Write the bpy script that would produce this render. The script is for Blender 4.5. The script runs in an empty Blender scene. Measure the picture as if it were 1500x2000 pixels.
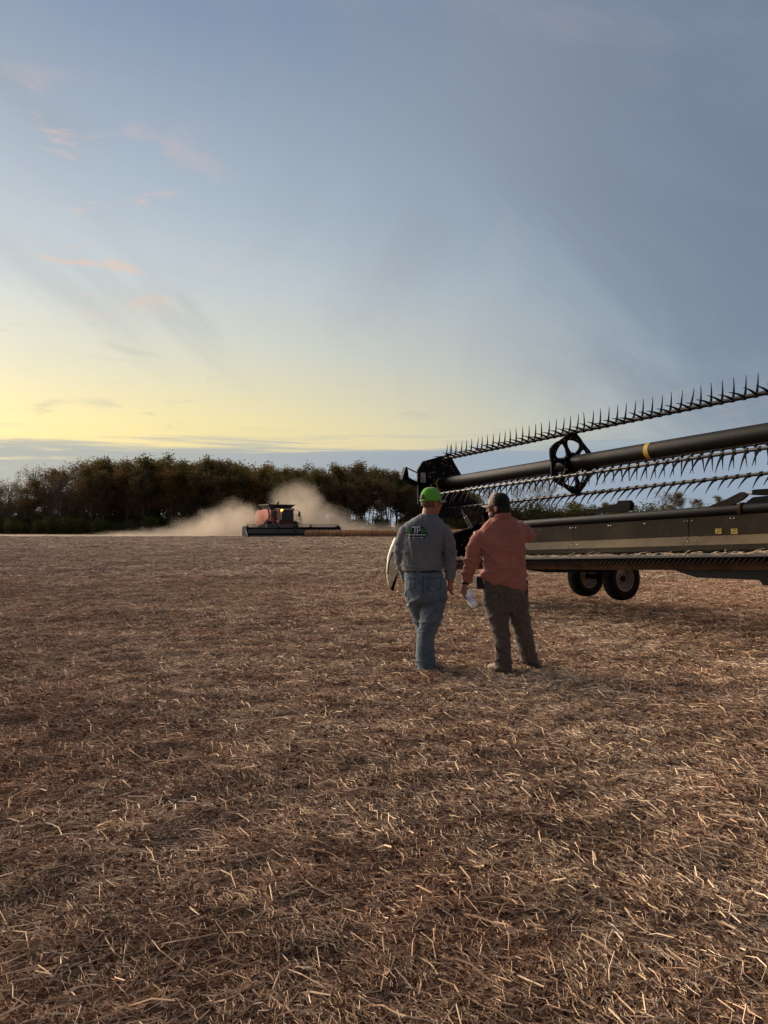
import bpy, bmesh, math, random
import numpy as np
from mathutils import Vector, Matrix, noise as mnoise
from mathutils.bvhtree import BVHTree
R = math.radians
SC = bpy.context.scene
COL = SC.collection

# ------------------------------------------------------------------ camera
CAM_H = 1.47                      # phone held at chest height
F_PX, HOR = 1500.0, 1025.0        # focal length and horizon row of the 1500x2000 photograph
cam_d = bpy.data.cameras.new('camera')
cam_d.sensor_fit = 'VERTICAL'; cam_d.sensor_height = 36.0; cam_d.sensor_width = 27.0
cam_d.lens = 36.0 * F_PX / 2000.0
cam_d.shift_y = (HOR - 1000.0) / 2000.0
cam_d.clip_start = 0.05; cam_d.clip_end = 5000
cam = bpy.data.objects.new('camera', cam_d); COL.objects.link(cam)
cam.location = (0, 0, CAM_H); cam.rotation_euler = (R(90), 0, 0)
SC.camera = cam

# ------------------------------------------------------------------ light
SUN_AZ, SUN_EL = -46.0, 14.0       # azimuth from +Y (negative: to the left), just above the wood
SUN_STRENGTH = 4.4
SKY_STRENGTH = 0.15
SC.view_settings.view_transform = 'Standard'
SC.view_settings.look = 'None'
SC.view_settings.exposure = 1.3
SC.view_settings.gamma = 1.0
SC.view_settings.use_curve_mapping = False
SC.cycles.use_denoising = True
SC.cycles.max_bounces = 6
SC.cycles.diffuse_bounces = 3
SC.cycles.transparent_max_bounces = 8
SC.cycles.volume_bounces = 2
SC.cycles.volume_step_rate = 2.0
SC.cycles.sample_clamp_indirect = 4.0

def sun_dir():
    a, e = R(SUN_AZ), R(SUN_EL)
    return Vector((math.sin(a)*math.cos(e), math.cos(a)*math.cos(e), math.sin(e)))
sl = bpy.data.lights.new('sun', 'SUN'); sl.energy = SUN_STRENGTH; sl.angle = R(60); sl.color = (1.0, 0.85, 0.68)
so = bpy.data.objects.new('sun', sl); COL.objects.link(so); so.location = (-60, 80, 40)
so.rotation_euler = (-sun_dir()).to_track_quat('-Z', 'Y').to_euler()

class NT:
    """small helper around a node tree"""
    def __init__(s, tree): s.t = tree; s.n = tree.nodes; s.l = tree.links
    def new(s, typ, **kw):
        n = s.n.new(typ)
        for k, v in kw.items(): setattr(n, k, v)
        return n
    def put(s, sock, v):
        if isinstance(v, bpy.types.NodeSocket): s.l.new(v, sock)
        elif v is not None:
            if sock.type == 'RGBA' and len(v) == 3: v = (*v, 1)
            sock.default_value = v
    def m(s, op, a, b=None, c=None, clamp=False):
        n = s.new('ShaderNodeMath', operation=op); n.use_clamp = clamp
        for i, v in enumerate((a, b, c)):
            if v is not None: s.put(n.inputs[i], v)
        return n.outputs[0]
    def vm(s, op, a, b=None):
        n = s.new('ShaderNodeVectorMath', operation=op)
        s.put(n.inputs[0], a)
        if b is not None: s.put(n.inputs[1], b)
        return n.outputs['Value'] if op in ('DOT_PRODUCT', 'LENGTH') else n.outputs[0]
    def mix(s, f, a, b, mode='MIX', clampf=True):
        n = s.new('ShaderNodeMix', data_type='RGBA', blend_type=mode); n.clamp_factor = clampf
        s.put(n.inputs[0], f); s.put(n.inputs[6], a); s.put(n.inputs[7], b)
        return n.outputs[2]
    def noise(s, vec, scale, detail=4, rough=.5, dist=0., w=None):
        n = s.new('ShaderNodeTexNoise', noise_dimensions='3D')
        if vec is not None: s.put(n.inputs['Vector'], vec)
        n.inputs['Scale'].default_value = scale; n.inputs['Detail'].default_value = detail
        n.inputs['Roughness'].default_value = rough; n.inputs['Distortion'].default_value = dist
        return n.outputs['Fac']
    def ss(s, v, lo, hi, a=0., b=1.):
        n = s.new('ShaderNodeMapRange', interpolation_type='SMOOTHSTEP')
        s.put(n.inputs[0], v); n.inputs[1].default_value = lo; n.inputs[2].default_value = hi
        n.inputs[3].default_value = a; n.inputs[4].default_value = b
        return n.outputs[0]
    def ramp(s, v, stops):
        n = s.new('ShaderNodeValToRGB'); cr = n.color_ramp
        while len(cr.elements) < len(stops): cr.elements.new(0.5)
        for e, (p, c) in zip(cr.elements, stops): e.position = p; e.color = (*c, 1)
        s.put(n.inputs[0], v); return n.outputs[0]
    def xyz(s, x, y, z):
        n = s.new('ShaderNodeCombineXYZ')
        for i, v in enumerate((x, y, z)): s.put(n.inputs[i], v)
        return n.outputs[0]
    def sep(s, v):
        n = s.new('ShaderNodeSeparateXYZ'); s.put(n.inputs[0], v); return n.outputs

def build_world():
    w = bpy.data.worlds.new('World'); SC.world = w; w.use_nodes = True
    t = NT(w.node_tree); t.n.clear()
    d = t.new('ShaderNodeTexCoord').outputs['Generated']
    x, y, z = t.sep(d)
    sky = t.new('ShaderNodeTexSky', sky_type='NISHITA')
    sky.sun_disc = False; sky.sun_elevation = R(SUN_EL); sky.sun_rotation = R(SUN_AZ)
    sky.altitude = 100; sky.air_density = 1.0; sky.dust_density = 1.0; sky.ozone_density = 2.5
    base = sky.outputs[0]
    sky_colour(t, d, x, y, z, base)
def srgb(r, g, b):
    f = lambda c: (c/255/12.92) if c/255 <= .04045 else ((c/255+.055)/1.055)**2.4
    return (f(r), f(g), f(b))

def sky_colour(t, d, x, y, z, base):
    K = 1.0 / (2**SC.view_settings.exposure * SKY_STRENGTH)
    dn = t.m('SQRT', t.m('ADD', t.m('MULTIPLY', x, x), t.m('ADD', t.m('MULTIPLY', y, y), 1e-4)))
    a = R(SUN_AZ)
    toward = t.m('DIVIDE', t.m('ADD', t.m('MULTIPLY', x, math.sin(a)), t.m('MULTIPLY', y, math.cos(a))), dn)
    elev = t.m('ARCSINE', z)                       # radians
    e = t.m('DIVIDE', elev, R(60), clamp=True)     # 0..1 over 0..60 degrees
    S = lambda el, c: (el/60, srgb(*c))
    sunside = t.ramp(e, [S(0, (246, 196, 112)), S(3, (250, 212, 122)), S(7, (253, 227, 142)), S(12, (226, 219, 188)), S(17, (202, 208, 205)), S(22, (178, 188, 196)), S(33, (132, 148, 171)), S(60, (112, 129, 155))])
    away = t.ramp(e, [S(0, (170, 165, 160)), S(3, (168, 172, 178)), S(7, (168, 178, 184)), S(12, (152, 165, 177)), S(22, (130, 144, 161)), S(33, (120, 133, 152)), S(60, (104, 118, 142))])
    w = t.ss(toward, 0.30, 0.98)
    veil = t.mix(w, away, sunside)
    veil = t.vm('MULTIPLY', veil, (K, K, K))
    col = t.mix(0.88, t.vm('MULTIPLY', base, (.5, .5, .5)), veil)
    # high soft cloud sheet, thicker away from the sun and overhead
    # (drawn out along a slant that falls from the upper left to the right)
    r1 = t.new('ShaderNodeMapping'); t.put(r1.inputs[0], d); r1.inputs['Rotation'].default_value = (0, R(-30), 0)
    rot = t.new('ShaderNodeMapping'); t.put(rot.inputs[0], r1.outputs[0])
    rot.inputs['Scale'].default_value = (1.5, 1.9, 2.8); rot.inputs['Location'].default_value = (1.3, 0.35, 2.4)
    n1 = t.noise(rot.outputs[0], 1.25, 7, .54, .9)
    cover = t.m('SUBTRACT', t.ss(toward, 0.98, 0.15, -.05, 0.24), t.ss(z, 0.30, 0.05, 0.0, 0.18))
    sheet = t.ss(t.m('ADD', n1, cover), 0.43, 0.80)
    grey = t.mix(t.ss(toward, .2, .95), srgb(108, 122, 144), srgb(160, 166, 174))
    grey = t.vm('MULTIPLY', grey, (K, K, K))
    col = t.mix(t.m('MULTIPLY', sheet, .72), col, grey)
    # brighter soft rims between the sheets
    n1b = t.noise(rot.outputs[0], 1.9, 5, .55, .6)
    rim = t.m('MULTIPLY', t.ss(n1b, .55, .75), t.ss(z, .14, .4))
    col = t.mix(t.m('MULTIPLY', rim, .38), col, t.vm('MULTIPLY', t.mix(.5, veil, tuple(K*c for c in srgb(196, 190, 186))), (1., 1., 1.)))
    # low stratus bands along the horizon
    az = t.m('ARCTAN2', x, y)
    pb = t.xyz(t.m('MULTIPLY', az, 2.2), t.m('MULTIPLY', elev, 46.0), 3.7)
    n2 = t.noise(pb, 1.6, 8, .66, .5)
    band = t.m('MULTIPLY', t.ss(elev, R(7.6), R(5.0)), t.ss(t.m('ADD', n2, t.ss(elev, R(6.3), R(4.3), 0, .27)), .47, .66))
    bandcol = t.vm('MULTIPLY', t.mix(t.ss(toward, .6, 1.0), srgb(150, 166, 184), srgb(176, 182, 180)), (K, K, K))
    col = t.mix(t.m('MULTIPLY', band, .9), col, bandcol)
    # thin drifting scraps
    ps = t.xyz(t.m('MULTIPLY', az, 5.0), t.m('MULTIPLY', elev, 17.0), 9.1)
    n3 = t.noise(ps, 1.4, 7, .6, 1.2)
    scrap = t.m('MULTIPLY', t.ss(n3, .56, .72), t.m('MULTIPLY', t.ss(elev, R(5), R(8)), t.ss(elev, R(17), R(9))))
    col = t.mix(t.m('MULTIPLY', scrap, .32), col, t.vm('MULTIPLY', srgb(172, 172, 172), (K, K, K)))
    # a few high wisps still touched by the sun
    pw = t.new('ShaderNodeMapping'); t.put(pw.inputs[0], t.xyz(az, elev, 0.0))
    pw.inputs['Rotation'].default_value = (0, 0, R(24)); pw.inputs['Scale'].default_value = (6.5, 20, 1); pw.inputs['Location'].default_value = (2.2, 4.1, 0)
    n4 = t.noise(pw.outputs[0], 1.0, 6, .6, .5)
    wisp = t.m('MULTIPLY', t.ss(n4, .52, .66), t.m('MULTIPLY', t.ss(toward, .80, .95), t.m('MULTIPLY', t.ss(elev, R(13), R(17)), t.ss(elev, R(30), R(22)))))
    col = t.mix(t.m('MULTIPLY', wisp, .85), col, t.vm('MULTIPLY', srgb(238, 200, 178), (K, K, K)))
    bg = t.new('ShaderNodeBackground'); t.put(bg.inputs[0], col); bg.inputs[1].default_value = SKY_STRENGTH
    o = t.new('ShaderNodeOutputWorld'); t.l.new(bg.outputs[0], o.inputs[0])
build_world()

# ------------------------------------------------------------------ helpers
def tag(o, label=None, cat=None, group=None, kind=None):
    if label: o['label'] = label
    if cat: o['category'] = cat
    if group: o['group'] = group
    if kind: o['kind'] = kind
    return o

def link(name, me, parent=None):
    o = bpy.data.objects.new(name, me); COL.objects.link(o)
    if parent is not None: o.parent = parent
    return o

def empty(name, loc=(0, 0, 0), rz=0.0, mat=None):
    o = bpy.data.objects.new(name, None); COL.objects.link(o)
    o.empty_display_size = .2
    if mat is not None: o.matrix_world = mat
    else: o.location = loc; o.rotation_euler = (0, 0, rz)
    return o

def copy_tree(o, parent=None):
    c = o.copy(); COL.objects.link(c)
    if parent is not None: c.parent = parent
    for ch in o.children: copy_tree(ch, c)
    return c

def frame_of(t, hint=None):
    t = Vector(t).normalized()
    up = Vector(hint) if hint is not None else (Vector((0, 0, 1)) if abs(t.z) < .9 else Vector((0, 1, 0)))
    a = up.cross(t)
    if a.length < 1e-6: a = Vector((1, 0, 0)).cross(t)
    a.normalize(); b = t.cross(a).normalized()
    return a, b

class MB:
    """collects geometry and links it as ONE mesh object"""
    def __init__(s): s.v = []; s.f = []; s.mi = []; s.cur = 0
    def add(s, vs, fs):
        o = len(s.v); s.v.extend(tuple(v) for v in vs)
        s.f.extend(tuple(i+o for i in f) for f in fs); s.mi.extend([s.cur]*len(fs)); return s
    def box(s, lo, hi, M=None, bev=0.0):
        x0, y0, z0 = lo; x1, y1, z1 = hi
        if bev <= 0:
            vs = [Vector(p) for p in ((x0,y0,z0),(x1,y0,z0),(x1,y1,z0),(x0,y1,z0),(x0,y0,z1),(x1,y0,z1),(x1,y1,z1),(x0,y1,z1))]
            fs = [(0,3,2,1),(4,5,6,7),(0,1,5,4),(1,2,6,5),(2,3,7,6),(3,0,4,7)]
        else:
            bm = bmesh.new(); bmesh.ops.create_cube(bm, size=1)
            for v in bm.verts: v.co = Vector(((x0+x1)/2+v.co.x*(x1-x0), (y0+y1)/2+v.co.y*(y1-y0), (z0+z1)/2+v.co.z*(z1-z0)))
            bmesh.ops.bevel(bm, geom=bm.edges[:], offset=bev, segments=2, affect='EDGES', profile=.6)
            bm.verts.index_update(); vs = [v.co.copy() for v in bm.verts]; fs = [[v.index for v in f.verts] for f in bm.faces]; bm.free()
        if M is not None: vs = [M @ v for v in vs]
        return s.add(vs, fs)
    def prism(s, poly, t0, t1, fn):
        """outline poly (2-D) swept from t0 to t1; fn(u, v, t) -> point"""
        n = len(poly)
        a = sum(poly[i][0]*poly[(i+1) % n][1]-poly[(i+1) % n][0]*poly[i][1] for i in range(n))
        vs = [fn(u, v, t0) for u, v in poly] + [fn(u, v, t1) for u, v in poly]
        fs = [tuple(range(n))[::-1], tuple(range(n, 2*n))] + [(i, (i+1) % n, n+(i+1) % n, n+i) for i in range(n)]
        if a < 0: fs = [f[::-1] for f in fs]
        return s.add(vs, fs)
    def tube(s, pts, rad, n=8, cap=True, hint=None, ry=None, power=2.0):
        pts = [Vector(p) for p in pts]; m = len(pts)
        if not hasattr(rad, '__len__'): rad = [rad]*m
        if ry is None: ry = rad
        elif not hasattr(ry, '__len__'): ry = [ry]*m
        vs = []; pa = None
        for i, p in enumerate(pts):
            t = (pts[min(i+1, m-1)]-pts[max(i-1, 0)]).normalized()
            if pa is None or hint is not None: a, b = frame_of(t, hint)
            else:
                a = (pa - t*pa.dot(t)).normalized(); b = t.cross(a)
            pa = a
            for k in range(n):
                an = 2*math.pi*k/n; c, si = math.cos(an), math.sin(an)
                if power != 2.0:
                    c = math.copysign(abs(c)**(2/power), c); si = math.copysign(abs(si)**(2/power), si)
                vs.append(p + a*(c*rad[i]) + b*(si*ry[i]))
        fs = [(i*n+k, i*n+(k+1) % n, (i+1)*n+(k+1) % n, (i+1)*n+k) for i in range(m-1) for k in range(n)]
        if cap: fs += [tuple(range(n))[::-1], tuple((m-1)*n+k for k in range(n))]
        return s.add(vs, fs)
    def rings(s, rings, n=20, power=2.0):
        """rings: (centre, half-width x, half-depth y[, tilt z per x]) stacked"""
        vs = []
        for r in rings:
            c, hx, hy = r[:3]; tz = r[3] if len(r) > 3 else 0.0
            for k in range(n):
                an = 2*math.pi*k/n; cc, si = math.cos(an), math.sin(an)
                cc = math.copysign(abs(cc)**(2/power), cc); si = math.copysign(abs(si)**(2/power), si)
                vs.append((c[0]+cc*hx, c[1]+si*hy, c[2]+tz*cc*hx))
        m = len(rings)
        fs = [(i*n+k, i*n+(k+1) % n, (i+1)*n+(k+1) % n, (i+1)*n+k) for i in range(m-1) for k in range(n)]
        fs += [tuple(range(n))[::-1], tuple((m-1)*n+k for k in range(n))]
        return s.add(vs, fs)
    def ball(s, c, r, M=None, nu=14, nv=9):
        c = Vector(c); r = r if hasattr(r, '__len__') else (r, r, r); vs = []; fs = []
        M = M or Matrix.Identity(3)
        vs.append(c + M @ Vector((0, 0, -r[2])))
        for j in range(1, nv):
            th = -math.pi/2 + math.pi*j/nv
            for i in range(nu):
                ph = 2*math.pi*i/nu
                vs.append(c + M @ Vector((r[0]*math.cos(th)*math.cos(ph), r[1]*math.cos(th)*math.sin(ph), r[2]*math.sin(th))))
        vs.append(c + M @ Vector((0, 0, r[2])))
        for i in range(nu): fs.append((0, 1+(i+1) % nu, 1+i))
        for j in range(nv-2):
            for i in range(nu):
                a = 1+j*nu; fs.append((a+i, a+(i+1) % nu, a+nu+(i+1) % nu, a+nu+i))
        L = len(vs)-1; a = 1+(nv-2)*nu
        for i in range(nu): fs.append((a+i, a+(i+1) % nu, L))
        return s.add(vs, fs)
    def mesh(s, name, mats):
        me = bpy.data.meshes.new(name); me.from_pydata(s.v, [], s.f)
        for m in (mats if isinstance(mats, (list, tuple)) else [mats]): me.materials.append(m)
        if any(s.mi): me.polygons.foreach_set('material_index', s.mi)
        me.update(); return me
    def build(s, name, mats, parent=None, smooth=False, fix=True):
        me = s.mesh(name, mats)
        if fix:
            bm = bmesh.new(); bm.from_mesh(me); bmesh.ops.recalc_face_normals(bm, faces=bm.faces[:]); bm.to_mesh(me); bm.free()
        if smooth == 'auto': smooth_angle(me, 40)
        elif smooth: me.polygons.foreach_set('use_smooth', [True]*len(me.polygons))
        return link(name, me, parent)

def smooth_angle(me, deg):
    me.polygons.foreach_set('use_smooth', [True]*len(me.polygons))
    bm = bmesh.new(); bm.from_mesh(me); lim = R(deg)
    for e in bm.edges: e.smooth = not (len(e.link_faces) == 2 and e.calc_face_angle(0) > lim)
    bm.to_mesh(me); bm.free()

# ------------------------------------------------------------------ materials
MATS = {}
def mat(name, color, rough=.7, metal=0.0, bump=None, var=None, spec=.3, dust=None, emit=None):
    """var=(scale, amount, second colour); bump=(scale, strength); dust=(colour, amount): settles on upward faces and in blotches"""
    if name in MATS: return MATS[name]
    m = bpy.data.materials.new(name); m.use_nodes = True; t = NT(m.node_tree)
    b = t.n['Principled BSDF']; b.inputs['Roughness'].default_value = rough; b.inputs['Metallic'].default_value = metal
    b.inputs['Specular IOR Level'].default_value = spec
    tc = t.new('ShaderNodeTexCoord').outputs['Object']
    c = (*color, 1)
    if var: c = t.mix(t.ss(t.noise(tc, var[0], 5, .6), .35, .68, 0, var[1]), c, var[2])
    if dust:
        nz = t.sep(t.new('ShaderNodeNewGeometry').outputs['Normal'])[2]
        f = t.m('MULTIPLY', t.m('ADD', t.ss(nz, .0, .9), .18), t.ss(t.noise(tc, 2.3, 6, .65, .6), .30, .72, .25, 1.0))
        c = t.mix(t.m('MULTIPLY', f, dust[1]), c, dust[0])
    t.put(b.inputs['Base Color'], c)
    if bump:
        bn = t.new('ShaderNodeBump'); bn.inputs['Strength'].default_value = bump[1]; bn.inputs['Distance'].default_value = .02
        t.put(bn.inputs['Height'], t.noise(tc, bump[0], 6, .6)); t.l.new(bn.outputs[0], b.inputs['Normal'])
    if emit:
        b.inputs['Emission Color'].default_value = (*emit[0], 1); b.inputs['Emission Strength'].default_value = emit[1]
    MATS[name] = m; return m

# ------------------------------------------------------------------ ground
def gz(x, y):
    """height of the field at a point"""
    v = mnoise.noise(Vector((x*.55, y*.55, 1.7)))*.022 + mnoise.noise(Vector((x*.09, y*.09, 4.2)))*.03
    return v*min(1.0, max(0.0, (70.0-y)/30.0))

def build_ground():
    m = bpy.data.materials.new('field_soil'); m.use_nodes = True; t = NT(m.node_tree); b = t.n['Principled BSDF']
    b.inputs['Roughness'].default_value = .95; b.inputs['Specular IOR Level'].default_value = .1
    tc = t.new('ShaderNodeTexCoord').outputs['Object']; px, py, pz = t.sep(tc)
    flat = t.xyz(t.m('MULTIPLY', px, .35), py, 0.0)
    n1 = t.noise(tc, 38, 6, .7); n2 = t.noise(tc, .35, 5, .6); n3 = t.noise(flat, .9, 5, .65)
    c = t.mix(t.ss(n1, .3, .72), (.045, .029, .020), (.15, .10, .068))
    c = t.mix(t.ss(n2, .35, .65, 0, .4), c, (.20, .115, .068))
    # beyond the built straw the residue itself is the surface
    far = t.ss(t.vm('LENGTH', tc), 30, 75)
    cf = t.mix(t.ss(t.noise(tc, 7, 7, .75), .3, .7), (.30, .20, .122), (.54, .39, .25))
    cf = t.mix(t.ss(n3, .42, .7, 0, .5), cf, (.22, .145, .092))
    c = t.mix(far, c, cf)
    t.put(b.inputs['Base Color'], c)
    bn = t.new('ShaderNodeBump'); bn.inputs['Strength'].default_value = .8; bn.inputs['Distance'].default_value = .03
    t.put(bn.inputs['Height'], t.noise(tc, 26, 8, .75)); t.l.new(bn.outputs[0], b.inputs['Normal'])
    def axis(lim, fine, step):
        a = list(np.arange(-fine, fine+1e-6, step)); g = step; p = fine
        while p < lim: g *= 1.35; p += g; a = [-p]+a+[p]
        return a
    xs = axis(1500, 14, .16); ys = [v+13 for v in axis(1500, 15, .16)]
    vs = [(x, y, gz(x, y) if -3 < y < 75 and abs(x) < 60 else 0.0) for y in ys for x in xs]
    nx = len(xs); fs = [(j*nx+i, j*nx+i+1, (j+1)*nx+i+1, (j+1)*nx+i) for j in range(len(ys)-1) for i in range(nx-1)]
    me = bpy.data.meshes.new('field'); me.from_pydata(vs, [], fs); me.materials.append(m)
    me.polygons.foreach_set('use_smooth', [True]*len(me.polygons))
    tag(link('field', me), 'harvested soybean field covered in brown chopped straw', 'field', kind='structure')
build_ground()

# ------------------------------------------------------------------ straw
def straw_material():
    m = bpy.data.materials.new('straw'); m.use_nodes = True; t = NT(m.node_tree); b = t.n['Principled BSDF']
    b.inputs['Roughness'].default_value = .8; b.inputs['Specular IOR Level'].default_value = .2
    at = t.new('ShaderNodeAttribute', attribute_name='col').outputs['Color']
    pos = t.new('ShaderNodeNewGeometry').outputs['Position']
    f1 = t.noise(pos, .55, 4, .6); f2 = t.noise(pos, 1.7, 4, .6)
    c = t.mix(t.ss(f1, .42, .64, 0, .55), at, t.mix(.6, at, (.62, .36, .22), 'MULTIPLY'), 'MIX')
    tint = t.mix(t.ss(f2, .38, .66), (.90, .77, .64), (1.22, 1.11, .97))
    c = t.mix(1.0, c, tint, 'MULTIPLY')
    f3 = t.noise(t.vm('MULTIPLY', pos, (.5, 1.0, 1.0)), .34, 4, .6, .4)
    c = t.mix(t.ss(f3, .44, .62, 0, .40), c, t.mix(1.0, c, (.50, .42, .38), 'MULTIPLY'))
    t.put(b.inputs['Base Color'], c)
    return m

def straw_patch(rng, n, size, kinds, seed):
    """one scatter of cut stems, chaff and pod bits lying on the soil; returns verts, faces, colours"""
    V, F, C = [], [], []
    pal = [(.70,.57,.44), (.60,.48,.365), (.29,.195,.13), (.76,.64,.50), (.23,.145,.092), (.62,.52,.42), (.16,.10,.068), (.40,.28,.19)]
    o = 0
    for i in range(n):
        k = rng.choices((0, 1, 2, 3), kinds)[0]
        x, y = rng.uniform(-.5, .5)*size, rng.uniform(-.5, .5)*size
        # stems lie combed in loose swirls rather than at random
        a = 1.6*mnoise.noise(Vector((x*2.2, y*2.2, seed+5.0)))*math.pi + rng.gauss(0, .85)
        if k == 0: L, r = rng.uniform(.02, .070), rng.uniform(.00045, .0010)
        elif k == 1: L, r = rng.uniform(.045, .13), rng.uniform(.0008, .0016)
        elif k == 2: L, r = rng.uniform(.010, .030), rng.uniform(.003, .008)      # leaf and pod fragments
        else: L, r = rng.uniform(.10, .26), rng.uniform(.0018, .0034)
        lump = max(0., mnoise.noise(Vector((x*4.0, y*4.0, seed))))
        z = .003 + rng.random()**1.3*(.020+.075*lump); pitch = rng.gauss(.05, .24)
        c = pal[rng.randrange(len(pal))]; br = rng.uniform(.7, 1.2)
        if k == 2: c = ((.17,.092,.055), (.10,.06,.04), (.25,.16,.105))[rng.randrange(3)]
        if k == 3: c = ((.74,.62,.48), (.64,.50,.36))[rng.randrange(2)]
        c = tuple(min(.85, q*br) for q in c)
        dx, dy = math.cos(a), math.sin(a); b1 = rng.gauss(0, .13)*L; b2 = rng.gauss(0, .09)*L
        P = []
        for q in (-.5, -.17, .17, .5):
            w = (1-4*q*q)*b1 + q*(1-4*q*q)*6*b2
            P.append((x+dx*q*L-dy*w, y+dy*q*L+dx*w, max(.001, z+q*L*math.sin(pitch)+(1-4*q*q)*abs(b1)*.5)))
        if k == 2:
            cx, cy = -dy*r, dx*r; tw = rng.uniform(-.010, .010)
            for q, p in zip((.5, 1., .4), (P[0], P[1], P[3])):
                V += [(p[0]+cx*q, p[1]+cy*q, p[2]+tw*q+.004), (p[0]-cx*q, p[1]-cy*q, p[2]-tw*q+.002)]
            F += [(o, o+1, o+3, o+2), (o+2, o+3, o+5, o+4)]; C += [c]*6; o += 6
        else:
            for q, p in enumerate(P):
                rr = r*(1., 1., .95, .7)[q]
                V += [(p[0]-dy*rr, p[1]+dx*rr, p[2]), (p[0], p[1], p[2]+rr*1.5), (p[0]+dy*rr, p[1]-dx*rr, p[2])]
            for q in range(3): F += [(o+3*q, o+3*q+1, o+3*q+4, o+3*q+3), (o+3*q+1, o+3*q+2, o+3*q+5, o+3*q+4)]
            C += [c]*12; o += 12
    return V, F, C

def build_straw():
    sm = straw_material(); rng = random.Random(11)
    src = bpy.data.collections.new('straw_tufts')
    for i in range(6):
        V, F, C = straw_patch(rng, 15000, 1.0, (44, 34, 21, 1.2), i*7.3)
        me = bpy.data.meshes.new('straw_tuft'); me.from_pydata(V, [], F); me.materials.append(sm)
        at = me.color_attributes.new('col', 'FLOAT_COLOR', 'POINT')
        at.data.foreach_set('color', np.array([(*c, 1) for c in C], dtype=np.float32).ravel())
        src.objects.link(bpy.data.objects.new('straw_tuft_%02d' % i, me))
    P, RT, S = [], [], []
    def ring(d0, d1, step, margin, zs):
        ny = int(round((d1-d0)/step))
        for j in range(ny):
            y = d0+(j+.5)*step; nx = int((.52*y+margin)/step)+1
            for i in range(-nx, nx+1):
                x = (i+.5*(j % 2))*step
                P.append((x, y, gz(x, y)+.004))
                sx = (gz(x+.4, y)-gz(x-.4, y))/.8; sy = (gz(x, y+.4)-gz(x, y-.4))/.8
                RT.append((math.atan(sy), -math.atan(sx), 0.0)); SP.append(rng.randrange(4)*math.pi/2)
                m = rng.choice((-1, 1)); S.append((m*step, step, zs))
    SP = []
    ring(.8, 20.8, 1.0, 1.6, 1.0)
    ring(20.8, 44.8, 2.0, 3, 1.3)
    ring(44.8, 92.8, 4.0, 5, 1.8)
    me = bpy.data.meshes.new('straw_residue'); me.from_pydata(P, [], [])
    for nm, dat in (('rot', RT), ('scl', S)):
        a = me.attributes.new(nm, 'FLOAT_VECTOR', 'POINT'); a.data.foreach_set('vector', np.array(dat, dtype=np.float32).ravel())
    a = me.attributes.new('spin', 'FLOAT', 'POINT'); a.data.foreach_set('value', np.array(SP, dtype=np.float32))
    o = link('straw_residue', me)
    tag(o, 'chopped tan soybean straw and chaff strewn over the field', 'straw', kind='stuff')
    ng = bpy.data.node_groups.new('scatter_straw', 'GeometryNodeTree'); t = NT(ng)
    ng.interface.new_socket('Geometry', in_out='INPUT', socket_type='NodeSocketGeometry')
    ng.interface.new_socket('Geometry', in_out='OUTPUT', socket_type='NodeSocketGeometry')
    gi = t.new('NodeGroupInput'); go = t.new('NodeGroupOutput')
    iop = t.new('GeometryNodeInstanceOnPoints'); ci = t.new('GeometryNodeCollectionInfo')
    ci.inputs['Collection'].default_value = src; ci.inputs['Separate Children'].default_value = True; ci.inputs['Reset Children'].default_value = True
    def attr(nm):
        n = t.new('GeometryNodeInputNamedAttribute', data_type='FLOAT_VECTOR'); n.inputs['Name'].default_value = nm; return n.outputs['Attribute']
    t.l.new(gi.outputs[0], iop.inputs['Points']); t.l.new(ci.outputs[0], iop.inputs['Instance'])
    iop.inputs['Pick Instance'].default_value = True
    rv = t.new('FunctionNodeRandomValue', data_type='INT'); rv.inputs['Min'].default_value = 0; rv.inputs['Max'].default_value = 5
    [t.l.new(s, iop.inputs['Instance Index']) for s in rv.outputs if s.type == 'INT' and s.enabled]
    er = t.new('FunctionNodeEulerToRotation'); t.l.new(attr('rot'), er.inputs[0]); 
    sp = t.new('GeometryNodeInputNamedAttribute', data_type='FLOAT'); sp.inputs['Name'].default_value = 'spin'
    a2r = t.new('FunctionNodeAxisAngleToRotation'); a2r.inputs['Axis'].default_value = (0, 0, 1); t.l.new(sp.outputs['Attribute'], a2r.inputs['Angle'])
    rr = t.new('FunctionNodeRotateRotation', rotation_space='LOCAL'); t.l.new(er.outputs[0], rr.inputs[0]); t.l.new(a2r.outputs[0], rr.inputs[1]); t.l.new(rr.outputs[0], iop.inputs['Rotation'])
    t.l.new(attr('scl'), iop.inputs['Scale']); t.l.new(iop.outputs[0], go.inputs[0])
    o.modifiers.new('scatter', 'NODES').node_group = ng
build_straw()
# ------------------------------------------------------------------ the wood behind the field
def leaf_mat(name, c1, c2):
    m = bpy.data.materials.new(name); m.use_nodes = True; t = NT(m.node_tree); t.n.clear()
    pos = t.new('ShaderNodeNewGeometry').outputs['Position']
    c = t.mix(t.ss(t.noise(pos, .9, 4, .6), .35, .65), c1, c2)
    d = t.new('ShaderNodeBsdfDiffuse'); tr = t.new('ShaderNodeBsdfTranslucent'); mx = t.new('ShaderNodeMixShader'); o = t.new('ShaderNodeOutputMaterial')
    t.put(d.inputs[0], c); t.put(tr.inputs[0], c); mx.inputs[0].default_value = .35
    t.l.new(d.outputs[0], mx.inputs[1]); t.l.new(tr.outputs[0], mx.inputs[2]); t.l.new(mx.outputs[0], o.inputs[0])
    return m
BARK = mat('bark', (.075, .062, .05), .95, bump=(9, .6), var=(3, .6, (.12, .105, .09)))
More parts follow.
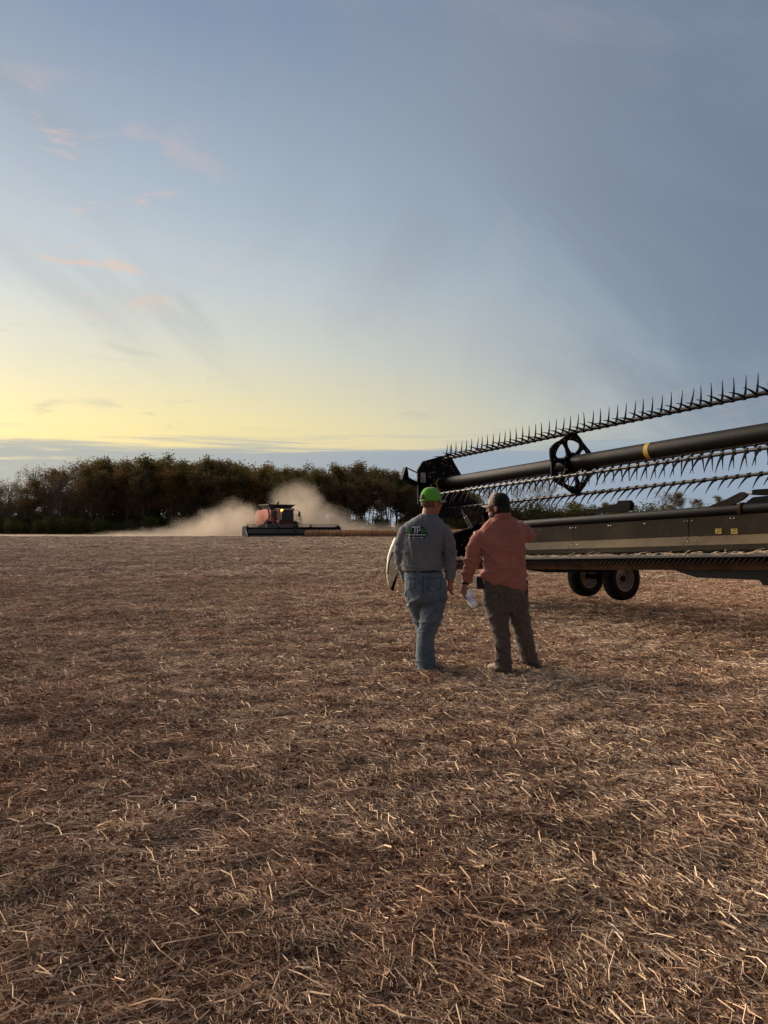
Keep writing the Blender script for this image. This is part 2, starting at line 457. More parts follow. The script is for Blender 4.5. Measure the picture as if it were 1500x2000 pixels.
LEAF = {'olive': leaf_mat('leaf_olive', (.080, .068, .020), (.135, .105, .036)),
        'rust': leaf_mat('leaf_rust', (.12, .064, .022), (.17, .098, .036)),
        'brown': leaf_mat('leaf_brown', (.092, .064, .029), (.15, .105, .05)),
        'green': leaf_mat('leaf_green', (.075, .078, .024), (.13, .118, .042)),
        'gold': leaf_mat('leaf_gold', (.15, .095, .028), (.20, .13, .04))}

def tree_mesh(seed, H, r0, base, spread, nleaf, leaf, lsize, nlimb=15, twig=True):
    """returns (trunk mesh, crown mesh): trunk carries the limbs, the crown the twigs and leaves"""
    rng = random.Random(seed); tk = MB(); cr = MB()
    P = []; x = y = 0.0; n = 9
    lx, ly = rng.gauss(0, .05), rng.gauss(0, .05)
    for i in range(n):
        z = H*.92*i/(n-1); P.append(Vector((x, y, z))); x += rng.gauss(lx, .11)*H/10; y += rng.gauss(ly, .11)*H/10
    rad = [r0*(1-.88*i/(n-1))**.85 + (.35*r0 if i == 0 else 0) for i in range(n)]
    P[0].z = -.15
    tk.tube(P, rad, 7)
    ends = []
    def at(f):
        q = f*(n-1); i = min(int(q), n-2); return P[i].lerp(P[i+1], q-i), rad[i]*(1-(q-i))+rad[i+1]*(q-i)
    def branch(p, d, L, r, depth):
        pts = [p]; k = 4
        for i in range(k):
            d = (d + Vector((rng.gauss(0, .22), rng.gauss(0, .22), rng.gauss(.10, .16)))).normalized()
            pts.append(pts[-1]+d*L/k)
        rr = [max(.012, r*(1-.8*i/k)) for i in range(k+1)]
        (tk if depth == 0 else cr).tube(pts, rr, 5 if depth == 0 else 3, cap=False)
        if depth < (2 if twig else 1):
            for j in range(4 if depth == 0 else 3):
                i = rng.randint(1, k); dd = (d + Vector((rng.gauss(0, .75), rng.gauss(0, .75), rng.gauss(.15, .45)))).normalized()
                branch(pts[i], dd, L*rng.uniform(.38, .62), rr[i]*.6, depth+1)
        ends.append(pts[-1]); ends.append(pts[-2])
    for i in range(nlimb):
        f = base + (1-base)*(i+rng.random())/nlimb*.97; p, r = at(f); a = rng.uniform(0, 6.283)
        q = (f-base)/(1-base); wide = math.sin(math.pi*min(1, .22+.72*q))
        d = Vector((math.cos(a), math.sin(a), rng.uniform(.35, .95))).normalized()
        branch(p, d, spread*(.35+.75*wide)*rng.uniform(.75, 1.2), r*.55, 0)
    cr.cur = 1; vs = []; fs = []
    for i in range(nleaf):
        e = rng.choice(ends); s = lsize*rng.uniform(.6, 1.35)
        c = e + Vector((rng.gauss(0, .34), rng.gauss(0, .34), rng.gauss(0, .28)))*(spread/2.2)
        u = Vector((rng.gauss(0, 1), rng.gauss(0, 1), rng.gauss(0, 1))).normalized(); w, b = frame_of(u)
        o = len(vs); vs += [c-w*s*.5, c+b*s*.33, c+w*s*.5, c-b*s*.33]; fs.append((o, o+1, o+2, o+3))
    cr.add(vs, fs)
    return tk.mesh('trunk', BARK), cr.mesh('crown', [BARK, LEAF[leaf]])

def shrub_mesh(seed, nleaf, leaf, lsize):
    """several stems from one root under a dense uneven mound of leaves that reaches the ground"""
    rng = random.Random(seed); tk = MB(); cr = MB(); tips = []
    for i in range(11):
        a = rng.uniform(0, 6.283); q = rng.uniform(.15, 1.0); h = rng.uniform(2.2, 3.9)*(1.05-.42*q); p = Vector((rng.gauss(0, .15), rng.gauss(0, .15), -.1)); pts = [p]
        for k in range(4):
            pts.append(Vector((math.cos(a)*q*1.5*(k+1)/4+rng.gauss(0, .1), math.sin(a)*q*1.5*(k+1)/4+rng.gauss(0, .1), h*(k+1)/4)))
        tk.tube(pts, [.045, .035, .028, .02, .012], 5, cap=False); tips.append(pts)
    cr.cur = 1; vs = []; fs = []
    for i in range(nleaf):
        pts = rng.choice(tips); k = rng.uniform(.25, 4); j = min(int(k), 3); e = pts[j].lerp(pts[j+1], k-j); s = lsize*rng.uniform(.6, 1.4)
        c = e + Vector((rng.gauss(0, .40), rng.gauss(0, .40), rng.gauss(0, .30))); c.z = max(c.z, .08)
        w, b = frame_of(Vector((rng.gauss(0, 1), rng.gauss(0, 1), rng.gauss(0, 1))).normalized())
        o = len(vs); vs += [c-w*s*.5, c+b*s*.36, c+w*s*.5, c-b*s*.36]; fs.append((o, o+1, o+2, o+3))
    cr.add(vs, fs)
    return tk.mesh('stem', BARK), cr.mesh('crown', [BARK, LEAF[leaf]])

TREE_KINDS = {
    'leafy_olive': [tree_mesh(s, 10.0, .17, .26, 2.6, 6000, 'olive', .27, 18) for s in (1, 2, 3)],
    'leafy_rust': [tree_mesh(s, 10.0, .17, .28, 2.5, 5400, 'rust', .26, 18) for s in (11, 12)],
    'leafy_brown': [tree_mesh(s, 10.0, .16, .28, 2.5, 4600, 'brown', .26, 18) for s in (21, 22, 23)],
    'thin': [tree_mesh(s, 10.0, .11, .42, 1.9, 2600, 'brown' if s != 32 else 'olive', .25, 15) for s in (31, 32, 33)],
    'bare': [tree_mesh(s, 10.0, .14, .22, 2.5, 520, 'rust', .2, 30) for s in (41, 42, 43)],
    'shrub_green': [shrub_mesh(s, 4200, 'green', .22) for s in (51, 52, 53)],
    'shrub_gold': [shrub_mesh(s, 3600, 'gold', .22) for s in (61,)],
}
TREE_TEXT = {
    'leafy_olive': ('broadleaf_tree', 'dark olive leafy tree in the wood behind the field', 'tree'),
    'leafy_rust': ('broadleaf_tree', 'rust tinged autumn tree with a full crown in the wood', 'tree'),
    'leafy_brown': ('broadleaf_tree', 'brown leaved autumn tree with a thinning crown in the wood', 'tree'),
    'thin': ('slender_tree', 'slender straight trunked tree with a small high crown in the wood', 'tree'),
    'bare': ('bare_tree', 'bare grey branched tree showing sky through its twigs', 'tree'),
    'shrub_green': ('hedge_shrub', 'bushy green shrub growing at the foot of the trees', 'shrub'),
    'shrub_gold': ('hedge_shrub', 'golden autumn shrub in the low hedge beyond the header', 'shrub'),
}
def plant(kind, x, y, h, rng, group, wide=1.0, label=None):
    tk, cr = rng.choice(TREE_KINDS[kind]); nm, lb, cat = TREE_TEXT[kind]
    h0 = 4.0 if kind.startswith('shrub') else 10.0; s = h/h0*1.0
    o = empty(nm, (x, y, 0), rng.uniform(0, 6.283)); o.scale = (s*wide, s*wide, s)
    link('stem' if kind.startswith('shrub') else 'trunk', tk, o); link('crown', cr, o)
    return tag(o, label or lb, cat, group)

def pick(rng, table):
    return rng.choices([k for k, _ in table], [w for _, w in table])[0]

def build_wood():
    rng = random.Random(5)
    D0 = 124.0
    def top(px):         # skyline of the wood read from the photograph (row of the crown tops)
        xs = [-300, -120, 0, 50, 80, 150, 200, 300, 420, 500, 530, 570, 650, 700, 760, 800, 850, 900, 960]
        ys = [958, 950, 944, 925, 909, 905, 901, 900, 903, 906, 919, 917, 913, 911, 917, 932, 946, 955, 962]
        return float(np.interp(px, xs, ys))
    G = 'trees of the wood behind the field'
    def where(px, row):
        deep = ('at the front edge of the wood', 'in the second row of the wood', 'deep inside the wood', 'deep inside the wood', 'deep inside the wood')[row]
        if px < 170: return deep + ' among the bare trees'
        if px < 470: return deep + ' between bare trees and dust'
        if px < 645: return deep + ' behind the red combine'
        if px < 780: return deep + ' over the standing soybeans'
        return deep + ' beside the header end'
    KIND = {'leafy_olive': 'dark olive leafy tree', 'leafy_rust': 'rust tinged leafy tree', 'leafy_brown': 'brown autumn tree',
            'thin': 'slender thin crowned tree', 'bare': 'bare grey twiggy tree'}
    for row, (dd, step, hk) in enumerate(((0, 2.9, .90), (4.0, 2.9, 1.0), (9, 3.2, 1.0), (15, 3.6, .97), (22, 4.0, .95))):
        x = -92.0
        while x < 17:
            X = x + rng.uniform(-.9, .9); Y = D0 + dd + rng.uniform(-1.4, 1.4) + max(0, -X-40)*.10
            px = 750 + F_PX*X/Y
            h = CAM_H + (HOR-top(px))/F_PX*Y
            h *= .95*hk*rng.uniform(.88, 1.03)
            if px < 170:
                k = pick(rng, [('bare', 9), ('thin', 1), ('leafy_brown', .8)])
                if row > 2: k = 'leafy_brown'; h *= .62
            elif px < 520: k = pick(rng, [('leafy_olive', 6), ('leafy_brown', 3), ('leafy_rust', 1.6), ('thin', 2.0)])
            elif px < 600: k = pick(rng, [('leafy_rust', 2), ('leafy_olive', 3), ('thin', 2)])
            elif px < 780: k = pick(rng, [('thin', 6), ('leafy_olive', 4), ('leafy_brown', 1.5)])
            else: k = pick(rng, [('leafy_olive', 3), ('leafy_brown', 2), ('thin', 2)])
            plant(k, X, Y, h*(1.0 if k != 'bare' else 1.03), rng, G, rng.uniform(.9, 1.15), KIND[k] + ' ' + where(px, row))
            x += step*(.62 if k == 'thin' else .72 if k == 'bare' else 1.0)
    # low scrub at the foot of the wood and between its trunks
    for dd, step, h0, h1, sub in ((-2.5, 1.6, 1.4, 3.4, 'foot'), (6.5, 2.0, 2.4, 4.8, 'mid'), (18, 2.6, 3.4, 6.0, 'deep')):
        x = -92.0
        while x < 16:
            X = x+rng.uniform(-.8, .8); Y = D0+dd+rng.uniform(-1.5, 1.5)+max(0, -X-40)*.10; px = 750+F_PX*X/Y
            thin = 610 < px < 780
            if not (thin and rng.random() < .35):
                lb = where(px, 0).replace('at the front edge of the wood', {'foot': 'at the foot of the wood', 'mid': 'between the trunks', 'deep': 'far behind the trunks'}[sub])
                plant('shrub_green', X, Y, rng.uniform(h0, h1)*(.75 if thin else 1), rng, 'shrubs at the foot of the wood', 1.2, 'bushy green shrub ' + lb)
            x += step
    # lower hedge and scattered trees to the right, seen through and over the header
    x = 14.0
    while x < 92:
        X = x+rng.uniform(-1, 1); Y = 140+rng.uniform(-3, 3)
        k = pick(rng, [('shrub_green', 9), ('shrub_gold', .6)])
        lb = 'bushy green shrub in the low hedge beyond the header' if k == 'shrub_green' else None
        plant(k, X, Y, rng.uniform(4.4, 6.2)*(1.0 if X < 60 else .85), rng, 'shrubs of the low hedge beyond the header', 1.1, lb); x += 1.5
    for px, py, Y, k in ((905, 955, 138, 'bare'), (955, 950, 142, 'bare'), (1010, 945, 140, 'bare'), (1050, 942, 141, 'bare'), (1075, 950, 138, 'bare'),
                         (1120, 985, 150, 'leafy_olive'), (1180, 984, 152, 'leafy_brown'), (1295, 962, 150, 'bare'), (1325, 966, 150, 'leafy_brown'),
                         (1355, 975, 155, 'thin'), (1405, 972, 160, 'thin'), (1470, 978, 158, 'bare'), (1560, 965, 150, 'leafy_brown'), (1640, 960, 152, 'bare')):
        plant(k, (px-750)/F_PX*Y, Y, CAM_H+(HOR-py)/F_PX*Y, rng, 'scattered trees over the low hedge', 1.0,
              ('bare twiggy tree' if k == 'bare' else 'thin autumn tree') + ' standing in the low hedge beyond the header')
build_wood()

# ------------------------------------------------------------------ standing soybeans
def build_crop():
    rng = random.Random(3); V, F, C = [], [], []; o = 0
    def blade(x, y, z0, dx, dy, h, w, c):
        nonlocal o
        a = rng.uniform(0, 3.1416); wx, wy = math.cos(a)*w, math.sin(a)*w
        V.extend([(x-wx, y-wy, z0), (x+wx, y+wy, z0), (x+dx+wx*.5, y+dy+wy*.5, z0+h), (x+dx-wx*.5, y+dy-wy*.5, z0+h)])
        F.append((o, o+1, o+2, o+3)); C.extend([c]*4); o += 4
    pal = [(.44, .235, .11), (.50, .29, .15), (.37, .19, .09), (.54, .35, .19), (.30, .16, .08)]
    def back(x): return 90.2 + (x+16.2)*.554 if x < -5.4 else 121.0
    x = -9.2
    while x < 62:
        y = 90.2
        while y < min(back(x)-.3, 121):
            n = 9 if y < 93.5 else 4
            if rng.random() < .97:
                c = pal[rng.randrange(5)]; H = rng.uniform(.66, .92)
                for k in range(n):
                    px, py = x+rng.gauss(0, .05), y+rng.gauss(0, .08)
                    q = rng.uniform(0, .55)
                    cc = tuple(v*rng.uniform(.8, 1.2) for v in c)
                    blade(px, py, H*q if k > 2 else 0, rng.gauss(0, .10), rng.gauss(0, .10), H*(1-q)*rng.uniform(.6, 1.0), rng.uniform(.012, .04), cc)
            y += .16 if y < 93.5 else .5
        x += .14 if x < 20 else .3
    me = bpy.data.meshes.new('standing_soybeans'); me.from_pydata(V, [], F)
    at = me.color_attributes.new('col', 'FLOAT_COLOR', 'POINT'); at.data.foreach_set('color', np.array([(*c, 1) for c in C], dtype=np.float32).ravel())
    m = bpy.data.materials.new('ripe_soybean'); m.use_nodes = True; t = NT(m.node_tree); b = t.n['Principled BSDF']
    b.inputs['Roughness'].default_value = .85; t.put(b.inputs['Base Color'], t.new('ShaderNodeAttribute', attribute_name='col').outputs['Color'])
    me.materials.append(m)
    tag(link('standing_soybeans', me), 'strip of ripe reddish brown soybeans still standing before the wood', 'crop', kind='stuff')
build_crop()
# ------------------------------------------------------------------ draper header
DUST = (.36, .27, .18)
M_BLACK = mat('black_paint', (.005, .005, .0055), .6, bump=(40, .15), spec=.07, dust=((.10, .075, .05), .06))
M_TUBE = mat('reel_tube_paint', (.006, .0055, .005), .5, bump=(30, .12), spec=.12, dust=((.09, .065, .042), .14))
M_PANEL = mat('dusty_panel', (.019, .0130, .0072), .6, bump=(14, .25), spec=.08, var=(1.1, .9, (.044, .031, .017)), dust=((.20, .145, .09), .12))
M_KICK = mat('dusty_kick_sheet', (.075, .053, .029), .65, bump=(9, .3), spec=.12, var=(1.0, .9, (.145, .104, .058)), dust=((.30, .22, .13), .22))
M_RUSTY = mat('rusty_guard', (.030, .016, .009), .75, bump=(30, .4), spec=.12, var=(4, .9, (.065, .032, .015)))
M_STEEL = mat('worn_steel', (.30, .285, .27), .42, .75, bump=(60, .2), var=(5, .6, (.22, .19, .16)))
M_TINE = mat('tine_plastic', (.010, .010, .011), .5, spec=.2, dust=((.12, .09, .06), .2))
M_BATT = mat('bat_tube', (.018, .016, .014), .35, .2, spec=.4, dust=((.28, .22, .16), .38))
M_YELL = mat('yellow_band', (.40, .235, .02), .6, var=(20, .6, (.22, .13, .03)))
M_DECAL = mat('yellow_decal', (.46, .32, .03), .6, var=(30, .5, (.30, .20, .04)))
M_INK = mat('decal_ink', (.015, .015, .015), .6)
M_CREAM = mat('cream_divider', (.62, .55, .40), .45, var=(6, .8, (.34, .27, .17)), bump=(12, .15))
M_BOLT = mat('bolt_zinc', (.62, .60, .56), .3, .8)
M_RUBBER = mat('tyre_rubber', (.008, .0075, .007), .85, bump=(50, .3), spec=.12, dust=((.12, .09, .06), .12))
M_RIM = mat('rim_grey', (.30, .255, .20), .5, .2, var=(12, .8, (.25, .20, .15)))
M_BELT = mat('draper_belt', (.010, .009, .008), .75, spec=.15, dust=((.22, .16, .10), .35))

H_O = Vector((1.105, 14.30, .829))                        # below the far end of the reel, at knife height
_e1 = Vector((.5174, -.8557, .0467)).normalized()         # along the header, towards the camera and slightly up
_b = Vector((.8557, .5174, 0)).normalized()               # towards the back of the header
_u = _e1.cross(_b).normalized()
H_M = Matrix((( _e1.x, _b.x, _u.x, H_O.x), (_e1.y, _b.y, _u.y, H_O.y), (_e1.z, _b.z, _u.z, H_O.z), (0, 0, 0, 1)))
H_I = H_M.inverted()
HL = 14.8                                                 # length of the header; the far half is in view
def hp(px, py, axis, val):
    """photograph pixel -> header coordinates (x along, y back, z up) on the plane axis = val"""
    o = H_I @ Vector((0, 0, CAM_H)); d = H_I.to_3x3() @ Vector(((px-750)/F_PX, 1, (HOR-py)/F_PX))
    return o + d*((val-o[axis])/d[axis])

def build_header():
    top = empty('draper_header', mat=H_M)
    tag(top, 'long black grain draper header raised off the ground with its toothed pickup reel', 'header')
    ZR, RB = 1.406, .47
    # --- reel tubes
    for k, (x0, x1) in enumerate(((-.02, 7.30), (7.5, HL))):
        m = MB(); m.tube([(x0, 0, ZR), (x1, 0, ZR)], .11, 28); tb = m.build('reel_tube', M_TUBE, top, 'auto')
        if k == 0:
            for bx, w in ((.0, .06), (hp(1271, 880, 1, 0).x, .075)):
                m = MB(); m.tube([(bx-w/2, 0, ZR), (bx+w/2, 0, ZR)], .1125, 28); m.build('yellow_band', M_YELL, tb, 'auto')
    # --- tines: one curved finger, shared by all
    def tine_mesh(name, L, curve):
        m = MB(); P = []; r = []; ry = []
        for i in range(6):
            q = i/5; P.append((0, curve*(q**1.7)*L, -q*L)); r.append(.0145*(1-q)+.0030); ry.append(.0175*(1-q)+.0034)
        m.tube(P, r, 5, ry=ry, hint=(0, 1, 0)); m.box((-.014, -.026, -.022), (.014, .026, .026))
        me = m.mesh(name, M_TINE); return me
    T1 = tine_mesh('tine', .26, .28); T2 = tine_mesh('tine', .27, .08)
    def bat(ang, sets, x0, x1, real=True, thick=.021):
        """bat tube at angle ang (0 = front, 90 = up) with its fingers; sets: (finger mesh, direction angle, lean)"""
        a = R(ang); y, z = -RB*math.cos(a), ZR+RB*math.sin(a)
        m = MB(); m.tube([(x0, y, z), (x1, y, z)], thick, 10)
        for i in range(int((x1-x0)/.152)):
            m.tube([(x0+.02+i*.152, y, z), (x0+.065+i*.152, y, z)], thick+.007, 8)
        bt = m.build('bat', M_BATT if thick < .025 else M_TINE, top, 'auto')
        n = int((x1-x0-.1)/.152)+1
        if not real:
            m = MB()
            for me, da, tw in sets:
                M = Matrix.Rotation(R(da), 4, 'X')
                for i in range(n):
                    T = Matrix.Translation((x0+.05+i*.152, y, z)) @ M
                    m.add([T @ v.co for v in me.vertices], [tuple(p.vertices) for p in me.polygons])
            o = m.build('tine_row', M_TINE, bt); o['kind'] = 'stuff'; return
        for me, da, tw in sets:
            for i in range(n):
                t = link('tine', me, bt); t.location = (x0+.05+i*.152, y, z)
                t.rotation_euler = (R(da+rj.gauss(0, 3)), R(tw+rj.gauss(0, 2.6)), R(rj.uniform(-5, 5)))
    rj = random.Random(8)
    # direction angle: rotation about the header axis, 0 = hanging down, curving to the front for negative
    # T2/T1 curve towards +y (back) in their own frame; turned so that they curve as in the photograph
    X1 = 7.24
    bat(96, ((T1, 158, 3), (T1, -114, 0)), .03, X1, thick=.028)
    bat(-30, ((T1, -54, 0),), .03, X1)
    bat(-100, ((T1, -66, 0),), .03, X1)
    bat(186, ((T2, -4, 0),), .03, X1)
    for ang, da in ((96, 174), (-30, -50), (-100, -60), (186, -4)):
        bat(ang, ((T1, da, 0),), 7.55, HL-.1, False)
    # --- reel spider discs with their cut-outs
    def disc(x, name='reel_disc'):
        bm = bmesh.new(); N = 60; hub = []; rim = []; ao = R(96)
        angs = [96, 24, -30, -100, 171]
        out = []
        for i in range(N):
            a = 2*math.pi*i/N
            near = min(abs((math.degrees(a)-g+180) % 360-180) for g in angs)
            out.append(.405 + .075*max(0, 1-near/30))
        thick = .012; m = MB()
        # ring sectors: rim band, hub plate and six spokes leave rounded windows
        ri, rh = .345, .165
        spk = [R(a) for a in (66, 130, 190, 250, 310, 6)]
        def ring(r0, r1, a0, a1, n):
            vs = []; 
            for sx in (x-thick, x+thick):
                for i in range(n+1):
                    a = a0+(a1-a0)*i/n
                    q0 = r0(a) if callable(r0) else r0; q1 = r1(a) if callable(r1) else r1
                    vs += [(sx, -q0*math.cos(a), ZR+q0*math.sin(a)), (sx, -q1*math.cos(a), ZR+q1*math.sin(a))]
            K = 2*(n+1); fs = []
            for i in range(n):
                p = 2*i; fs += [(p, p+1, p+3, p+2), (K+p, K+p+2, K+p+3, K+p+1), (p, p+2, K+p+2, K+p), (p+1, K+p+1, K+p+3, p+3)]
            fs += [(0, K, K+1, 1), (2*n, 2*n+1, K+2*n+1, K+2*n)]
            m.add(vs, fs)
        def ro(a):
            return out[int(round(a/(2*math.pi)*N)) % N]
        ring(ri, ro, 0, 2*math.pi-1e-4, N); ring(.10, rh, 0, 2*math.pi-1e-4, 36)
        for a in spk:
            # spokes flare at both ends so the windows have rounded corners
            for q0, q1, w0, w1 in ((rh-.01, rh+.025, .36, .22), (rh+.025, .25, .22, .12), (.25, ri-.03, .12, .13), (ri-.03, ri+.01, .13, .24)):
                vs = []
                for sx in (x-thick, x+thick):
                    for q, w in ((q0, w0), (q1, w1)):
                        for s_ in (-1, 1):
                            aa = a+s_*w; vs.append((sx, -q*math.cos(aa), ZR+q*math.sin(aa)))
                m.add(vs, [(0, 1, 3, 2), (4, 6, 7, 5), (0, 2, 6, 4), (1, 5, 7, 3), (0, 4, 5, 1), (2, 3, 7, 6)])
        d = m.build(name, M_BLACK, top)
        b = MB()
        for i in range(18):
            a = 2*math.pi*i/18+.1; q = .372
            b.ball((x+thick+.002, -q*math.cos(a), ZR+q*math.sin(a)), .0085, nu=6, nv=4)
        for i in range(9):
            a = 2*math.pi*i/9; b.ball((x+thick+.002, -.15*math.cos(a), ZR+.15*math.sin(a)), .008, nu=6, nv=4)
        o = b.build('rivet', M_BOLT, d); o['kind'] = 'stuff'
    for x in (hp(1117, 905, 1, 0).x, 9.9): disc(x)
    # --- end shield of the reel with its arm and rods
    def plate(name, pts, x, t, mt, parent=top):
        q = [hp(a, b, 0, x) for a, b in pts]
        m = MB(); m.prism([(p.y, p.z) for p in q], x-t, x, lambda u, v, s: (s, u, v)); return m.build(name, mt, parent)
    sh = plate('end_shield', [(826, 901), (870, 889), (874, 885), (879, 886), (888, 905), (903, 930), (905, 965), (900, 1000), (880, 1012), (835, 1008), (817, 985), (816, 917)], -.07, .035, M_BLACK)
    m = MB()
    for i in range(46):
        p = hp(rj.uniform(824, 888), rj.uniform(902, 965), 0, -.066); m.ball(p, .008, nu=6, nv=4)
    o = m.build('rivet', M_BOLT, sh); o['kind'] = 'stuff'
    p0, p1 = hp(880, 892, 0, -.06), hp(879.5, 870, 0, -.06)
    m = MB(); m.tube([p0, p1], .006, 6); m.build('marker_rod', M_BLACK, sh)
    arm = plate('reel_arm', [(786, 934), (788, 928), (818, 942), (905, 962), (960, 1000), (960, 1010), (900, 985), (816, 951)], -.16, .09, M_BLACK)
    plate('arm_plate', [(793, 912), (796, 912), (799, 935), (787, 936), (787, 930)], -.155, .10, M_BLACK, arm)
    m = MB(); m.tube([hp(797, 915, 0, -.2), hp(816, 924, 0, -.2)], .012, 6); m.build('arm_rod', M_BLACK, arm)
    lamp = hp(826, 933, 0, -.05)
    m = MB(); m.box(lamp-Vector((.01, .05, .09)), lamp+Vector((.02, .05, .09)), bev=.008); m.build('reflector', mat('reflector', (.42, .38, .33), .3, .2, var=(18, .9, (.08, .07, .06))), sh)
    m = MB(); a, b2 = hp(896, 988, 0, -.18), hp(921, 1031, 0, -.18); m.tube([a, a.lerp(b2, .55)], .02, 8); m.tube([a.lerp(b2, .5), b2], .034, 8); m.build('lift_cylinder', M_STEEL, top, 'auto')
    m = MB(); a, b2 = hp(921, 1030, 0, -.2), hp(934, 1022, 0, -.2); m.tube([a, b2], .03, 8); m.build('cylinder_bracket', M_BLACK, top)
    # --- end sheet of the header
    es = plate('end_sheet', [(775, 1062), (876, 1046), (946, 1021), (943, 1003), (950, 1001), (955, 1021), (1030, 1012), (1040, 1026), (1038, 1092), (860, 1100), (800, 1100), (772, 1092)], -.24, .03, M_BLACK)
    q0, q1 = hp(876, 1045.5, 0, -.235), hp(947, 1020.5, 0, -.235)
    m = MB(); m.tube([q0, q1], .012, 6); m.build('end_sheet_lip', M_BATT, es)
    m = MB()
    for px, py in ((915, 1050), (907, 1056), (902, 1064), (921, 1047), (890, 1075), (935, 1060), (940, 1040)): m.ball(hp(px, py, 0, -.236), .011, nu=6, nv=4)
    o = m.build('rivet', M_BOLT, es); o['kind'] = 'stuff'
    # --- crop divider: hollow curved snout of cream plastic with a black point
    cl = [(785, 1058, .17), (778, 1075, .17), (772, 1092, .165), (768, 1110, .135), (764, 1128, .095), (763, 1140, .06), (764, 1147, .035)]
    P = [hp(a, b, 0, -.25) for a, b, _ in cl]
    dv = MB(); dv.tube(P, [c[2]*1.0 for c in cl], 16, hint=(1, 0, 0), ry=[c[2]*.62 for c in cl]); dvo = dv.build('crop_divider', M_CREAM, top, True)
    m = MB(); m.tube([hp(774, 1118, 0, -.25), hp(768, 1136, 0, -.25), hp(766, 1148, 0, -.25), hp(767, 1153, 0, -.25)], [.05, .05, .042, .02], 10); m.build('divider_point', M_BLACK, dvo, True)
    m = MB(); m.tube([hp(780, 1062, 0, -.12), hp(766, 1080, 0, -.12), hp(759, 1100, 0, -.12), hp(757, 1122, 0, -.12)], .013, 6); m.build('divider_rod', M_BLACK, dvo)
    # --- back tube, back sheet panels and kick sheet
    YB = 1.2
    seams = [-.22, hp(1120, 1040, 1, YB).x, hp(1345, 1030, 1, YB).x, 8.9, 11.6, HL]
    m = MB(); m.tube([(-.25, YB+.06, .605), (HL, YB+.06, .605)], .078, 22); bt = m.build('back_tube', M_TUBE, top, 'auto')
    for i in range(5):
        x0, x1 = seams[i]+.006, seams[i+1]-.006
        m = MB(); pr = [(YB, .535), (YB, .262), (YB+.02, .262), (YB+.02, .535)]
        m.prism(pr, x0, x1, lambda u, v, s: (s, u, v))
        pan = m.build('back_panel', M_PANEL, top)
        m = MB(); m.prism([(YB-.002, .26), (YB-.14, .135), (YB-.13, .122), (YB+.018, .25)], x0, x1, lambda u, v, s: (s, u, v)); m.build('kick_sheet', M_KICK, pan)
        m = MB(); m.prism([(YB-.141, .133), (YB-.145, .03), (YB-.12, .03), (YB-.131, .12)], x0, x1, lambda u, v, s: (s, u, v)); m.build('lower_sheet', M_PANEL, pan)
        m = MB(); n = max(2, int((x1-x0)/.55))
        for k in range(n):
            xx = x0+.06+(x1-x0-.12)*k/(n-1)
            m.ball((xx, YB-.004, .49), .010, nu=6, nv=4)
            if k % 2: m.ball((xx+.05, YB-.004, .49), .010, nu=6, nv=4)
            if k % 3 == 0: m.ball((xx+.1, YB-.09, .20), .010, nu=6, nv=4)
        o = m.build('panel_bolt', M_BOLT, pan); o['kind'] = 'stuff'
    # safety decals on the panel
    for px in (1403, 1434):
        c = hp(px, 1037.5, 1, YB-.004)
        m = MB(); m.box((c.x-.047, YB-.005, c.z-.036), (c.x+.047, YB-.001, c.z+.036)); d = m.build('safety_decal', M_DECAL, top)
        m = MB(); y = YB-.0062
        m.prism([(c.x-.030, c.z-.026), (c.x-.004, c.z-.026), (c.x-.017, c.z+.006)], y, y+.001, lambda u, v, s: (u, s, v))
        m.prism([(c.x+.002, c.z-.020), (c.x+.034, c.z-.008), (c.x+.030, c.z+.004), (c.x+.006, c.z-.008)], y, y+.001, lambda u, v, s: (u, s, v))
        m.prism([(c.x-.012, c.z+.012), (c.x+.028, c.z+.016), (c.x+.022, c.z+.026), (c.x-.016, c.z+.024)], y, y+.001, lambda u, v, s: (u, s, v))
        m.build('decal_print', M_INK, d)
    # --- draper deck with slats, sickle section and guards
    m = MB(); m.prism([(.10, .012), (1.08, .032), (1.08, -.05), (.10, -.06)], -.2, HL, lambda u, v, s: (s, u, v)); dk = m.build('draper_belt', M_BELT, top)
    slat = MB(); slat.box((-.014, .11, 0), (.014, 1.05, .022)); sme = slat.mesh('belt_slat', M_BELT)
    x = 0.0
    while x < HL:
        o = link('belt_slat', sme, dk); o.location = (x, 0, .020); o.rotation_euler = (R(1.2), 0, 0); x += .34
    m = MB(); m.prism([(-.035, -.012), (.105, .010), (.105, -.012), (-.03, -.022)], -.22, HL, lambda u, v, s: (s, u, v)); cb = m.build('cutter_bar', M_STEEL, top)
    m = MB(); m.prism([(.02, -.024), (.10, -.02), (.16, -.17), (.10, -.185)], -.22, HL, lambda u, v, s: (s, u, v)); m.build('skid_shield', M_RUSTY, top)
    g = MB(); g.prism([(-.016, -.02), (.016, -.02), (.013, -.07), (.004, -.13), (-.004, -.13), (-.013, -.07)], -.035, -.065, lambda u, v, s: (u, s+.02*v, v))
    # a sickle guard points forward and down: root block, tapering finger
    gd = MB(); gd.tube([(0, .06, -.045), (0, -.02, -.045), (0, -.085, -.06), (0, -.125, -.078)], [.020, .019, .012, .003], 6, ry=[.018, .017, .010, .003], hint=(0, 0, 1))
    gme = gd.mesh('sickle_guard', M_BLACK)
    n = int(6.9/.0762*1.0); real = 0
    for i in range(n):
        o = link('sickle_guard', gme, cb); o.location = (-.18+i*.0762, 0, 0); o.rotation_euler = (R(14), 0, 0)
    m = MB(); M = Matrix.Rotation(R(14), 4, 'X')
    for i in range(n, int((HL+.1)/.0762)):
        m.add([Matrix.Translation((-.18+i*.0762, 0, 0)) @ M @ v.co for v in gme.vertices], [tuple(p.vertices) for p in gme.polygons])
